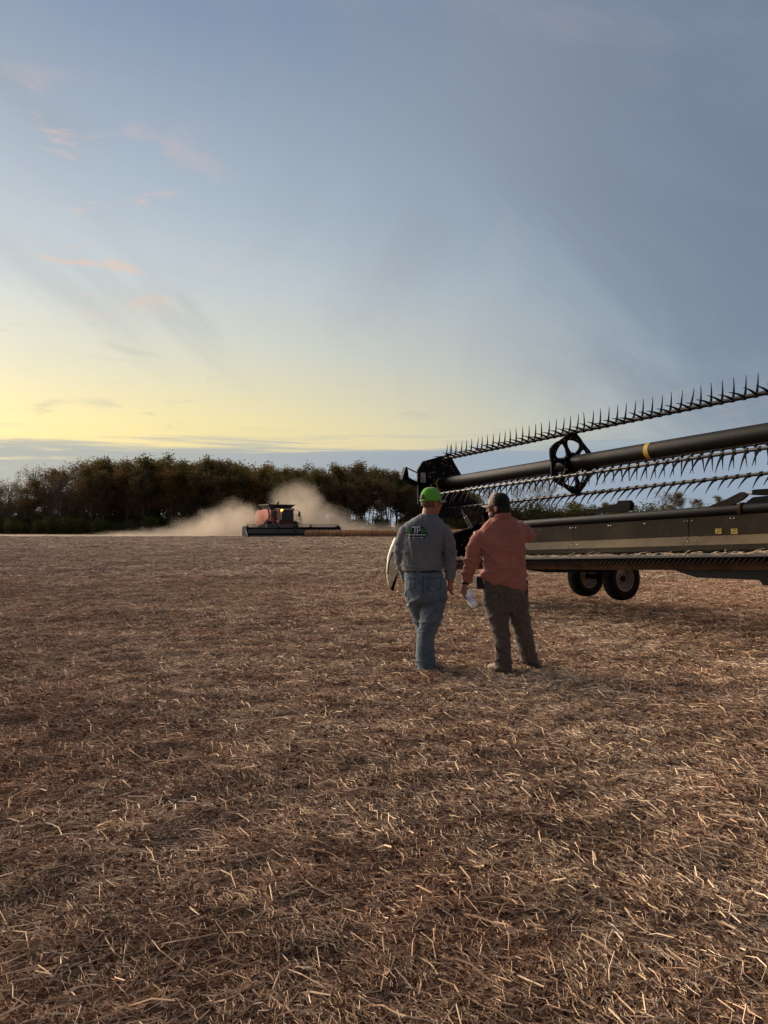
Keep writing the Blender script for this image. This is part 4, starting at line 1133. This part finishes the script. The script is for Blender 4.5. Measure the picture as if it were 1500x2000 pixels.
def person_coral():
    D = 7.50; X0 = 1.20; g = gz(X0, D)
    top = empty('person', (X0, D, 0)); inv = Matrix.Translation((-X0, -D, 0))
    tag(top, 'person in coral long sleeved shirt and brown trousers holding a white cup', 'person')
    P_ = lambda px, py, dy=0.0: inv @ PP(px, py, D+dy)
    b = MB(); hc = P_(973, 990.5); P, M = head(b, hc, R(-60), 0, 1.12)
    b.tube([P_(982, 1020), P_(979, 1008), P_(975, 996)], [.080, .076, .068], 14)
    b.rings([(P_(985, 1140), .18, .13), (P_(984, 1080), .18, .13), (P_(982, 1040), .19, .11), (P_(982, 1020), .09, .08)])
    b.tube([P_(935, 1040), P_(922, 1088), P_(913, 1118, .01), P_(908, 1142, -.01)], [.05, .045, .036, .031], 10)
    el = P_(1036, 1047, .16); hw = P_(986, 1008, .31)
    b.tube([P_(1015, 1034), el, P_(1018, 1025, .27), hw], [.05, .046, .036, .03], 10)
    b.tube([P_(966, 1140), P_(977, 1225), P_(983, 1300)], [.08, .05, .04], 10); b.tube([P_(1006, 1140), P_(1019, 1225, .1), P_(1034, 1295, .2)], [.08, .05, .04], 10)
    # left hand closes round the top of the cup
    hand(b, P_(907, 1141, -.012), Vector((-.13, .0, -1)), Vector((.30, 1, 0)), .40, 1.1, .098)
    hand(b, hw, Vector((-.8, -.1, .3)), Vector((.2, .2, 1)), .9, -.2)
    me = remeshed(b, .0055, 2); me.materials.append(SKIN); link('body', me, top); eyes(top, P, M)
    m = MB(); m.ball(P(0, -.034, -.020), (.0845, .0880, .082), M, 18, 10); me = remeshed(m, .008, 1, lambda c, n: .003*mnoise.noise(c*80)); me.materials.append(HAIR_D); link('hair', me, top)
    m = MB(); m.ball(P(0, .034, -.078), (.066, .060, .056), M, 16, 10); m.ball(P(.06, .020, -.055), (.014, .03, .05), M); m.ball(P(-.06, .020, -.055), (.014, .03, .05), M)
    me = remeshed(m, .008, 1, lambda c, n: .004*mnoise.noise(c*95)); me.materials.append(HAIR_D); link('beard', me, top)
    cap(top, P, M, M_CAPBLK, M_CAPTAN, False, 8)
    s = MB()
    s.rings([(P_(983, 1143), .215, .17, -.26), (P_(984, 1132), .218, .175, -.22), (P_(985, 1112), .206, .17), (P_(985, 1090), .203, .165), (P_(982, 1065), .216, .16), (P_(981, 1046), .226, .145), (P_(980, 1032), .208, .125), (P_(981, 1020), .165, .11), (P_(980, 1012), .105, .095), (P_(979, 1007), .088, .084)], 30, 2.3)
    s.tube([P_(956, 1046), P_(938, 1050), P_(927, 1070), P_(923, 1090), P_(918, 1107, .005), P_(914, 1122, .0), P_(910, 1134, .0)], [.086, .084, .080, .077, .064, .055, .046], 16)
    s.tube([P_(1008, 1034, .02), P_(1022, 1038, .08), P_(1029, 1045, .15), P_(1024, 1036, .22), P_(1012, 1022, .28)], [.088, .086, .080, .066, .052], 16)
    def folds(co, n):
        v = .016*crease(co, .96, .13, -.55, 52, 2.0)
        if co.x < -.24: v += .018*crease(co, 1.12, .06, .35, 85, 6.0) + .008*crease(co, .98, .06, .1, 100, 8.0)
        if co.x > .18: v += .012*crease(co, 1.40, .07, -.8, 60, 9.0)
        if co.y < 0: v += .011*crease(co, 1.20, .14, .9, 38, 4.0)
        return v
    me = remeshed(s, .0080, 9, wrinkle(.011, (5, 5, 8, 5), 1.0, folds)); me.materials.append(M_CORAL); shirt = link('shirt', me, top)
    m = MB(); m.tube([P_(979.5, 1013), P_(979, 1006), P_(978, 1002)], [.094, .086, .083], 20, hint=(0, 1, 0), ry=[.1, .09, .086], cap=False); c = m.build('collar', M_CORAL, shirt, True); sol(c, .006)
    j = MB()
    j.rings([(P_(984, 1196), .15, .12), (P_(984, 1178), .202, .15), (P_(984, 1160), .212, .157), (P_(985, 1142), .207, .155), (P_(985, 1128), .198, .15)], 26, 2.2)
    j.tube([P_(965, 1165), P_(970, 1195), P_(976, 1222), P_(981, 1245), P_(982, 1270), P_(983, 1293), P_(983, 1309)], [.120, .108, .090, .081, .078, .080, .083], 18)
    j.tube([P_(1008, 1165), P_(1013, 1195, .03), P_(1019, 1225, .10), P_(1025, 1250, .15), P_(1030, 1272, .18), P_(1034, 1290, .20), P_(1035, 1300, .2)], [.115, .102, .094, .090, .087, .086, .087], 18)
    def jf(co, n):
        return .018*crease(co, .09, .07, .1, 65, 3.0) + .014*crease(co, .60, .13, .7 if co.x > -.02 else -.7, 38, 5.0) + .010*crease(co, .38, .08, .3, 50, 2.0)
    me = remeshed(j, .0080, 6, wrinkle(.011, (7, 7, 7, 5), 5.0, jf)); me.materials.append(M_BROWN); tr = link('trousers', me, top)
    bd = mat('canvas_seam', (.030, .022, .017), .9); bl = mat('canvas_edge', (.17, .135, .10), .9)
    for nm, mt, shp, (px, py) in (('pocket', bd, [[(-.06, .05), (.06, .05), (.06, .044), (-.06, .044)], [(-.06, .044), (-.055, .044), (-.052, -.06), (-.058, -.06)], [(.055, .044), (.06, .044), (.058, -.06), (.052, -.06)]], (962, 1168)),
                                  ('pocket', bd, [[(-.06, .05), (.06, .05), (.06, .044), (-.06, .044)], [(-.06, .044), (-.055, .044), (-.052, -.06), (-.058, -.06)], [(.055, .044), (.06, .044), (.058, -.06), (.052, -.06)]], (1006, 1170)),
                                  ('seam', bd, [[(-.003, .09), (.003, .09), (.003, -.11), (-.003, -.11)]], (985, 1170)),
                                  ('seam', bl, [[(-.0025, .14), (.0025, .14), (.0025, -.14), (-.0025, -.14)]], (969, 1262)),
                                  ('seam', bl, [[(-.0025, .14), (.0025, .14), (.0025, -.14), (-.0025, -.14)]], (1040, 1262))):
        decal(tr, me, nm, mt, shp, P_(px, py, -.1), Vector((1, 0, 0)), Vector((0, 0, 1)), Vector((0, 1, 0)), .0015)
    h0 = P_(983, 1318); boot('boot', (h0.x+.01, -.03, g-.004), (h0.x-.11, .21, g-.004), top)
    h1 = P_(1035, 1304, .2); boot('boot', (h1.x, .17, g-.004), (h1.x-.02, .44, g-.004), top)
    # wrist watch, belt pouch, the clip in the pocket, tool on the right hip
    w0, w1 = P_(909, 1138, -.003), P_(908.2, 1142, -.008)
    m = MB(); m.tube([w0, w1], .038, 16); wt = m.build('wrist_watch', M_BLKCLOTH, top, True)
    m = MB(); c = P_(936.5, 1137, -.01); m.box(c-Vector((.035, .03, .065)), c+Vector((.035, .03, .055)), bev=.018); m.build('belt_pouch', M_BLKCLOTH, top, 'auto')
    m = MB(); c = P_(1027, 1147, .0); m.box(c-Vector((.016, .03, .10)), c+Vector((.018, .03, .07)), bev=.01); m.build('knife_sheath', mat('dark_leather', (.045, .020, .014), .6), top, 'auto')
    m = MB(); c = P_(1030, 1191, -.0); m.ball(c, (.020, .02, .026)); m.build('pocket_fob', M_TEAL, top, True)
    return top

def foam_cup():
    """white foam cup hanging mouth-up from the left hand of the coral-shirted man, base towards the camera"""
    D = 7.50
    a = PP(910, 1153, D+.045); b = PP(927, 1184, D-.04)            # mouth, base
    ax = (b-a).normalized(); L = .165; a = b-ax*L
    top = empty('foam_cup', a); u, v = frame_of(ax)
    tag(top, 'white foam drink cup with red lettering hanging from a hand', 'cup')
    M = Matrix(((u.x, v.x, ax.x, 0), (u.y, v.y, ax.y, 0), (u.z, v.z, ax.z, 0), (0, 0, 0, 1)))
    prof = [(.0, .006), (.030, .006), (.0312, .0), (.034, .0), (.0345, .004), (.0385, .05), (.0430, .10), (.0470, .150), (.0495, .156), (.0495, .165), (.0455, .165), (.042, .12), (.031, .012), (.0, .012)]
    n = 32; k = len(prof); m = MB()
    vs = [M @ Vector((r*math.cos(2*math.pi*i/n), r*math.sin(2*math.pi*i/n), L-h)) for i in range(n) for r, h in prof]
    m.add(vs, [(i*k+j, i*k+j+1, ((i+1) % n)*k+j+1, ((i+1) % n)*k+j) for i in range(n) for j in range(k-1)])
    m.build('cup_wall', mat('white_foam', (.78, .79, .80), .6, bump=(120, .1)), top, True)
    toward = M.inverted() @ Vector((.06, -1, .1)); a0 = math.atan2(toward.y, toward.x)
    def wrap(x, h, off):                                             # x along the girth, h above the base
        r = .0345+(.0470-.0345)*(h-.004)/.146+off; an = a0 + x/r; return M @ Vector((r*math.cos(an), r*math.sin(an), L-h))
    sgn = 1.0 if (wrap(.01, .08, 0)-wrap(-.01, .08, 0)).x > 0 else -1.0
    vs, fs = text_mesh('SONIC', .032, .0008); m = MB()
    # the lettering reads along the cup's girth, its feet towards the base
    m.add([wrap(sgn*p.x*.82, .070+p.y, .0006) for p in vs], fs); m.build('lettering', mat('print_red', (.62, .02, .03), .6), top, fix=False)
    BL = mat('print_blue', (.02, .07, .30), .6); m = MB()
    for h0, s0 in ((.0925, .16), (.0475, .16)):
        N = 16; q = []
        for i in range(N+1):
            x = -.036+.072*i/N; q += [wrap(sgn*x, h0+s0*x*.3-.0018, .0006), wrap(sgn*x, h0+s0*x*.3+.0018, .0006)]
        m.add(q, [(2*i, 2*i+2, 2*i+3, 2*i+1) for i in range(N)])
    m.build('stripe', BL, top, fix=False)
person_grey()
person_coral()
foam_cup()
# ------------------------------------------------------------------ combine harvester
M_RED = mat('combine_red', (.48, .125, .085), .5, bump=(20, .1), var=(1.2, .6, (.52, .20, .145)), dust=((.46, .33, .25), .6))
M_REDD = mat('combine_red_dark', (.10, .016, .012), .5, dust=((.30, .21, .15), .3))
M_GLASS = mat('cab_glass', (.010, .011, .010), .2, spec=.25)
M_DGREY = mat('machine_grey', (.035, .034, .033), .6, dust=((.30, .23, .16), .45))
M_RAIL = mat('rail_steel', (.30, .28, .25), .5, .4)
M_TANK = mat('tank_extension', (.035, .032, .028), .65, dust=((.28, .22, .15), .5))
M_HUBR = mat('combine_rim', (.55, .48, .40), .5, dust=((.40, .31, .22), .4))
M_AMBER = mat('amber_lamp', (.9, .42, .03), .4, emit=((1.0, .40, .03), 9.0))
M_GRAINBAT = mat('reel_worn_steel', (.22, .20, .18), .45, .5, dust=((.42, .34, .25), .5))

def lathe_x(prof, n, c):
    m = MB(); k = len(prof); c = Vector(c)
    m.add([c+Vector((h, r*math.cos(2*math.pi*i/n), r*math.sin(2*math.pi*i/n))) for i in range(n) for r, h in prof],
          [(i*k+j, i*k+j+1, ((i+1) % n)*k+j+1, ((i+1) % n)*k+j) for i in range(n) for j in range(k-1)])
    return m

def combine_wheel(parent, c, r, w, name):
    wh = empty(name); wh.parent = parent; wh.location = c
    h = w/2; ri = r*.58
    lathe_x([(ri, -h*.8), (ri*1.1, -h), (r*.9, -h), (r*.985, -h*.7), (r, 0), (r*.985, h*.7), (r*.9, h), (ri*1.1, h), (ri, h*.8)], 32, (0, 0, 0)).build('tyre', M_RUBBER, wh, True)
    sgn = 1 if c[0] > 0 else -1
    lathe_x([(ri*1.02, h*.8), (ri*.95, h*.82), (ri*.85, h*.3), (ri*.35, h*.25), (.001, h*.4)], 24, (0, 0, 0)).build('rim', M_HUBR, wh, 'auto')
    lathe_x([(ri*1.02, -h*.8), (ri*.95, -h*.82), (ri*.85, -h*.3), (ri*.35, -h*.25), (.001, -h*.4)], 24, (0, 0, 0)).build('rim', M_HUBR, wh, 'auto')
    m = MB()
    for i in range(22):
        for s in (-1, 1):
            a = 2*math.pi*(i+(.25 if s > 0 else -.25))/22; T = Matrix.Rotation(a, 4, 'X')
            m.box((min(.02*s, h*.95*s), -.035, r-.01), (max(.02*s, h*.95*s), .035, r+.035), T @ Matrix.Shear('XY', 4, (0, 0)) if False else T)
    o = m.build('tread_lug', M_RUBBER, wh); o['kind'] = 'stuff'

def build_combine(loc, rz, label, with_header):
    """front axle at the origin, front towards -Y, right-hand side (as seen from the front: left) towards -X"""
    t = empty('combine_harvester', loc, rz); tag(t, label, 'combine')
    combine_wheel(t, (-1.75, 0, .98), .98, .62, 'front_wheel'); combine_wheel(t, (1.75, 0, .98), .98, .62, 'front_wheel')
    combine_wheel(t, (-1.45, 3.9, .66), .66, .45, 'rear_wheel'); combine_wheel(t, (1.45, 3.9, .66), .66, .45, 'rear_wheel')
    m = MB(); m.box((-1.5, -.14, .84), (1.5, .14, 1.1)); m.box((-1.2, 3.8, .56), (1.2, 4.0, .76)); m.box((-1.05, -.6, 1.0), (1.05, 4.6, 1.55), bev=.06); m.build('chassis', M_DGREY, t)
    side = lambda x0, x1, poly, mt, nm, par=t: (lambda mm: (mm.prism(poly, x0, x1, lambda u, v, s: (s, u, v)), mm.build(nm, mt, par))[1])(MB())
    body = side(-1.45, 1.45, [(-.1, 1.55), (-.1, 3.35), (4.7, 3.35), (5.2, 3.0), (5.5, 2.3), (5.3, 1.55)], M_RED, 'body')
    # side panels stand proud of the body, wheel arch cut into their front edge
    for s in (-1, 1):
        xs = (-1.62, -1.46) if s < 0 else (1.46, 1.62)
        side(*xs, [(.55, 3.42), (2.2, 3.42), (2.2, 1.62), (1.25, 1.62), (1.12, 1.95), (.75, 2.16), (.2, 2.22), (.2, 2.9)], M_RED, 'side_panel')
        side(*xs, [(2.24, 3.36), (4.3, 3.30), (5.0, 2.9), (5.25, 2.2), (5.0, 1.75), (4.6, 1.75), (4.45, 1.95), (4.2, 2.0), (3.95, 1.9), (3.75, 1.55), (2.24, 1.50)], M_RED, 'side_panel')
        m = MB(); m.box((xs[0]-.004 if s < 0 else xs[1], 2.5, 2.62), (xs[0] if s < 0 else xs[1]+.004, 4.2, 2.74)); m.build('side_stripe', mat('stripe_light', (.36, .22, .18), .5), t)
    # grain tank with flared extension
    m = MB(); vs = []
    for z, hx, y0, y1 in ((3.35, 1.30, .25, 3.0), (3.62, 1.38, .15, 3.1), (4.02, 1.78, -.30, 3.35)):
        vs += [(-hx, y0, z), (hx, y0, z), (hx, y1, z), (-hx, y1, z)]
    m.add(vs, [(i*4+k, i*4+(k+1) % 4, i*4+4+(k+1) % 4, i*4+4+k) for i in range(2) for k in range(4)] + [(3, 2, 1, 0)]); tk = m.build('grain_tank', M_TANK, t); sol(tk, .04)
    m = MB(); m.tube([(.0, 1.4, 3.5), (0, 1.1, 4.18)], .13, 10); m.ball((0, 1.05, 4.22), .16); m.build('bubble_auger', M_DGREY, tk, True)
    # heap of beans in the tank
    m = MB(); m.ball((0, 1.5, 3.72), (1.35, 1.35, .28)); m.build('grain_heap', mat('beans', (.48, .36, .20), .8, bump=(60, .5)), tk, True)
    # cab
    cab = side(-.95, .95, [(-1.72, 1.72), (-1.86, 2.2), (-1.78, 3.30), (-.12, 3.30), (-.12, 1.72)], M_REDD, 'cab')
    m = MB(); m.prism([(-1.885, 2.02), (-1.80, 3.24), (-1.79, 3.24), (-1.87, 2.02)], -.80, .80, lambda u, v, s: (s, u, v)); m.build('windscreen', M_GLASS, cab)
    for s in (-1, 1):
        m = MB(); m.prism([(-1.70, 2.05), (-1.66, 3.22), (-.35, 3.22), (-.35, 2.05)], .955*s, .965*s, lambda u, v, q: (q, u, v)); m.build('side_window', M_GLASS, cab)
        m = MB(); m.tube([(.87*s, -1.79, 1.9), (.87*s, -1.88, 2.2), (.87*s, -1.80, 3.3)], .05, 8); m.build('corner_post', M_REDD, cab)
    m = MB(); m.box((-1.02, -2.0, 3.30), (1.02, -.05, 3.50), bev=.07); rf = m.build('cab_roof', M_TANK, cab)
    m = MB(); m.box((-.75, -2.03, 3.325), (.75, -1.98, 3.42)); m.build('lamp_bar', mat('lamp_glass', (.35, .33, .28), .2), rf)
    m = MB(); m.ball((-.70, -2.06, 3.27), (.13, .07, .09)); m.build('amber_lamp', M_AMBER if with_header else mat('amber_lens', (.55, .25, .03), .3), rf, True)
    m = MB(); m.box((-.82, -1.9, 1.62), (.82, -.1, 1.74)); m.build('cab_floor', M_DGREY, cab)
    m = MB(); m.tube([(-.76, -1.93, 2.06), (-.72, -1.845, 3.2)], .06, 6); m.build('post_painted_lit', mat('post_lit_colour', (.60, .47, .20), .5), cab)  # light put into the colour: pale warm post beside the dark red ones
    # mirrors
    for s in (-1, 1):
        m = MB(); m.tube([(.95*s, -1.5, 3.22), (1.55*s, -1.75, 3.24), (1.75*s, -1.75, 3.18), (1.75*s, -1.75, 2.95)], .03, 6); am = m.build('mirror_arm', M_DGREY, t)
        m = MB()
        if s < 0: m.tube([(-1.75, -1.75, 3.05), (-1.75, -1.75, 2.35)], .16, 12, ry=.08, hint=(0, 1, 0))
        m.box((1.75*s-.14, -1.80, 2.45), (1.75*s+.14, -1.70, 3.10), bev=.04); m.build('mirror', M_DGREY, am)
    # platform, ladder and rails on the operator's left (seen at the right of the cab)
    m = MB(); m.box((.97, -1.6, 1.66), (2.05, .1, 1.74)); pf = m.build('platform', M_DGREY, t)
    m = MB()
    for x in (1.15, 1.45, 1.75, 2.03): m.tube([(x, -1.58, 1.74), (x, -1.58, 2.72)], .026, 6)
    for z in (2.2, 2.72): m.tube([(1.15, -1.58, z), (2.03, -1.58, z), (2.03, -.2, z)], .026, 6)
    for y in (-.9, -.2): m.tube([(2.03, y, 1.74), (2.03, y, 2.72)], .026, 6)
    m.build('handrail', M_RAIL, pf)
    m = MB()
    for y in (-1.35, -.85): m.tube([(2.10, y, 1.7), (2.42, y, .45)], .03, 6)
    for k in range(5): z = .55+k*.27; m.box((2.10+(1.7-z)*.256, -1.35, z-.02), (2.26+(1.7-z)*.256, -.85, z+.02))
    for y in (-1.35, -.85): m.tube([(2.12, y, 1.7), (2.2, y, 2.5), (2.45, y, 1.2)], .022, 6)
    m.build('ladder', M_RAIL, t)
    # unloading auger folded back along the far side, rear hood and spreader
    m = MB(); m.tube([(1.75, .6, 3.2), (1.85, 2.0, 3.35), (1.75, 6.2, 3.25), (1.75, 6.5, 3.05)], .2, 14); m.build('unloading_auger', M_RED, t, True)
    side(-1.05, 1.05, [(5.2, 2.6), (5.9, 2.0), (6.0, 1.1), (5.3, 1.2)], M_RED, 'rear_hood')
    # feeder house
    m = MB(); m.prism([(-.3, 1.75), (-.3, 1.05), (-3.3, .35), (-3.3, .95)], -.62, .62, lambda u, v, s: (s, u, v)); m.build('feeder_house', M_REDD, t)
    if with_header: far_header(t)
    return t

def far_header(t):
    """40-foot header of the working combine: trough, dividers, bat reel with discs"""
    W = 6.1
    h = MB(); h.prism([(-3.25, 1.05), (-3.20, .25), (-4.1, .10), (-4.45, .06), (-4.45, .12), (-4.05, .22), (-3.50, .32), (-3.38, 1.05)], -W, W, lambda u, v, s: (s, u, v))
    hd = h.build('header', M_DGREY, t)
    m = MB(); m.tube([(-W, -3.32, 1.12), (W, -3.32, 1.12)], .09, 10); m.build('header_beam', M_DGREY, hd)
    for s in (-1, 1):
        m = MB(); m.prism([(-3.2, 1.15), (-3.2, .15), (-4.5, .05), (-5.35, .10), (-5.25, .25), (-4.6, .75), (-4.35, 1.2), (-3.6, 1.3)], s*W-.05, s*W+.05, lambda u, v, q: (q, u, v)); m.build('divider', M_BLACK, hd)
        m = MB(); m.tube([(s*(W+.06), -4.4, 1.25), (s*(W+.06), -4.75, .75), (s*(W+.06), -5.2, .28)], .04, 6); m.build('divider_rod', M_RAIL, hd)
        m = MB(); m.tube([(s*(W-.15), -3.4, 1.3), (s*(W-.15), -4.35, 1.25)], .06, 6); m.build('reel_arm', M_BLACK, hd)
    RY, RZ, RR = -4.30, 1.02, .50
    m = MB(); m.tube([(-W+.2, RY, RZ), (W-.2, RY, RZ)], .085, 12); m.build('reel_tube', M_BLACK, hd, 'auto')
    for i in range(6):
        a = R(60*i+20); y, z = RY+RR*math.cos(a), RZ+RR*math.sin(a)
        m = MB(); m.tube([(-W+.2, y, z), (W-.2, y, z)], .030, 6); b = m.build('bat', M_GRAINBAT, hd)
        m = MB(); x = -W+.25
        while x < W-.2: m.tube([(x, y, z), (x, y-.05, z-.13), (x, y-.02, z-.24)], [.012, .011, .006], 3, cap=False); x += .15
        o = m.build('tine_row', M_TINE, b); o['kind'] = 'stuff'
    for x in (-W+.22, -2.0, 0.15, 2.2, W-.22):
        m = MB(); n = 20
        for i in range(n):
            a0, a1 = 2*math.pi*i/n, 2*math.pi*(i+1)/n
            m.tube([(x, RY+.40*math.cos(a0), RZ+.40*math.sin(a0)), (x, RY+.40*math.cos(a1), RZ+.40*math.sin(a1))], .05, 4, cap=False)
        for i in range(6): a = R(60*i+20); m.tube([(x, RY, RZ), (x, RY+RR*math.cos(a), RZ+RR*math.sin(a))], .035, 4)
        m.build('reel_disc', M_BLACK, hd)
    m = MB(); x = -W
    while x < W: m.tube([(x, -4.43, .09), (x, -4.57, .06)], [.025, .006], 4); x += .15
    o = m.build('guard_row', M_BLACK, hd); o['kind'] = 'stuff'
    m = MB(); m.tube([(-W, -3.72, .48), (W, -3.72, .48)], .20, 14); m.build('cross_auger', M_DGREY, hd)

_th = R(29)
_hc = Vector((-10.85, 92.7)); _hd = Vector((math.sin(_th), -math.cos(_th)))
_ax = _hc - _hd*4.3
build_combine((_ax.x, _ax.y, 0), _th, 'dusty red combine harvester cutting soybeans before the wood', True)
# the machine that carries the raised draper header stands just outside the picture
_c2 = H_O + _e1*7.4 + _b*4.75
build_combine((_c2.x, _c2.y, 0), math.atan2(-.8557, .5174), 'red combine harvester carrying the raised draper header', False)

# ------------------------------------------------------------------ dust behind the working combine
def build_dust():
    m = MB(); 
    c = Vector((-18.0, 103.0, 4.4)); r = Vector((30.0, 12.0, 6.2))
    bm = bmesh.new(); bmesh.ops.create_icosphere(bm, subdivisions=4, radius=1.0)
    me = bpy.data.meshes.new('dust_cloud')
    for v in bm.verts:
        k = 1+.08*mnoise.noise(v.co*2.0)
        v.co = Vector((c.x+v.co.x*r.x*k, c.y+v.co.y*r.y*k, max(.02, c.z-1.6+v.co.z*r.z*k)))
    bm.to_mesh(me); bm.free()
    mt = bpy.data.materials.new('dust'); mt.use_nodes = True; t = NT(mt.node_tree); t.n.clear()
    pos = t.new('ShaderNodeNewGeometry').outputs['Position']; x, y, z = t.sep(pos)
    warp = t.noise(pos, .34, 6, .68, .5); w2 = t.noise(pos, .16, 3, .5)
    def blob(cx, cy, cz, rx, ry, rz, k):
        q = []
        for s, c_, r_ in ((x, cx, rx), (y, cy, ry), (z, cz, rz)):
            d = t.m('DIVIDE', t.m('SUBTRACT', s, c_), r_); q.append(t.m('MULTIPLY', d, d))
        e = t.m('ADD', q[0], t.m('ADD', q[1], q[2]))
        e = t.m('ADD', e, t.m('MULTIPLY', t.m('SUBTRACT', warp, .5), 2.6))
        e = t.m('ADD', e, t.m('MULTIPLY', t.m('SUBTRACT', w2, .5), 1.2))
        return t.m('MULTIPLY', t.m('POWER', t.ss(e, 1.95, -.35), 1.9), k)
    D = 104.0; X = lambda px: (px-750)/F_PX*D
    B = [(X(583), D, 2.2, 3.4, 3.2, 4.4, .8), (X(605), D, 1.2, 5.4, 3.4, 3.0, .5), (X(558), D, 3.4, 2.4, 3.0, 3.4, .3),
         (X(655), D+1, .6, 6.0, 3.2, 1.5, .35), (X(760), D+1, .4, 11.0, 3.2, 1.3, .10),
         (X(480), 99, 1.1, 3.2, 3.0, 3.0, 1.0), (X(452), 99, .8, 4.2, 3.0, 2.5, .8), (X(415), 99.5, .5, 5.0, 3.0, 1.9, .5), (X(365), 100, .2, 6.0, 3.0, 1.1, .35), (X(320), 100, .1, 8.0, 3.0, .7, .3)]
    tot = None
    for b in B:
        q = blob(*b); tot = q if tot is None else t.m('MAXIMUM', tot, q)
    v = t.new('ShaderNodeVolumePrincipled'); v.inputs['Color'].default_value = (.90, .78, .63, 1); v.inputs['Anisotropy'].default_value = .1
    t.put(v.inputs['Density'], t.m('MULTIPLY', tot, .75))
    o = t.new('ShaderNodeOutputMaterial'); t.l.new(v.outputs[0], o.inputs['Volume'])
    me.materials.append(mt)
    tag(link('dust_cloud', me), 'pale tan dust billowing behind the red combine', 'dust', kind='stuff')
build_dust()
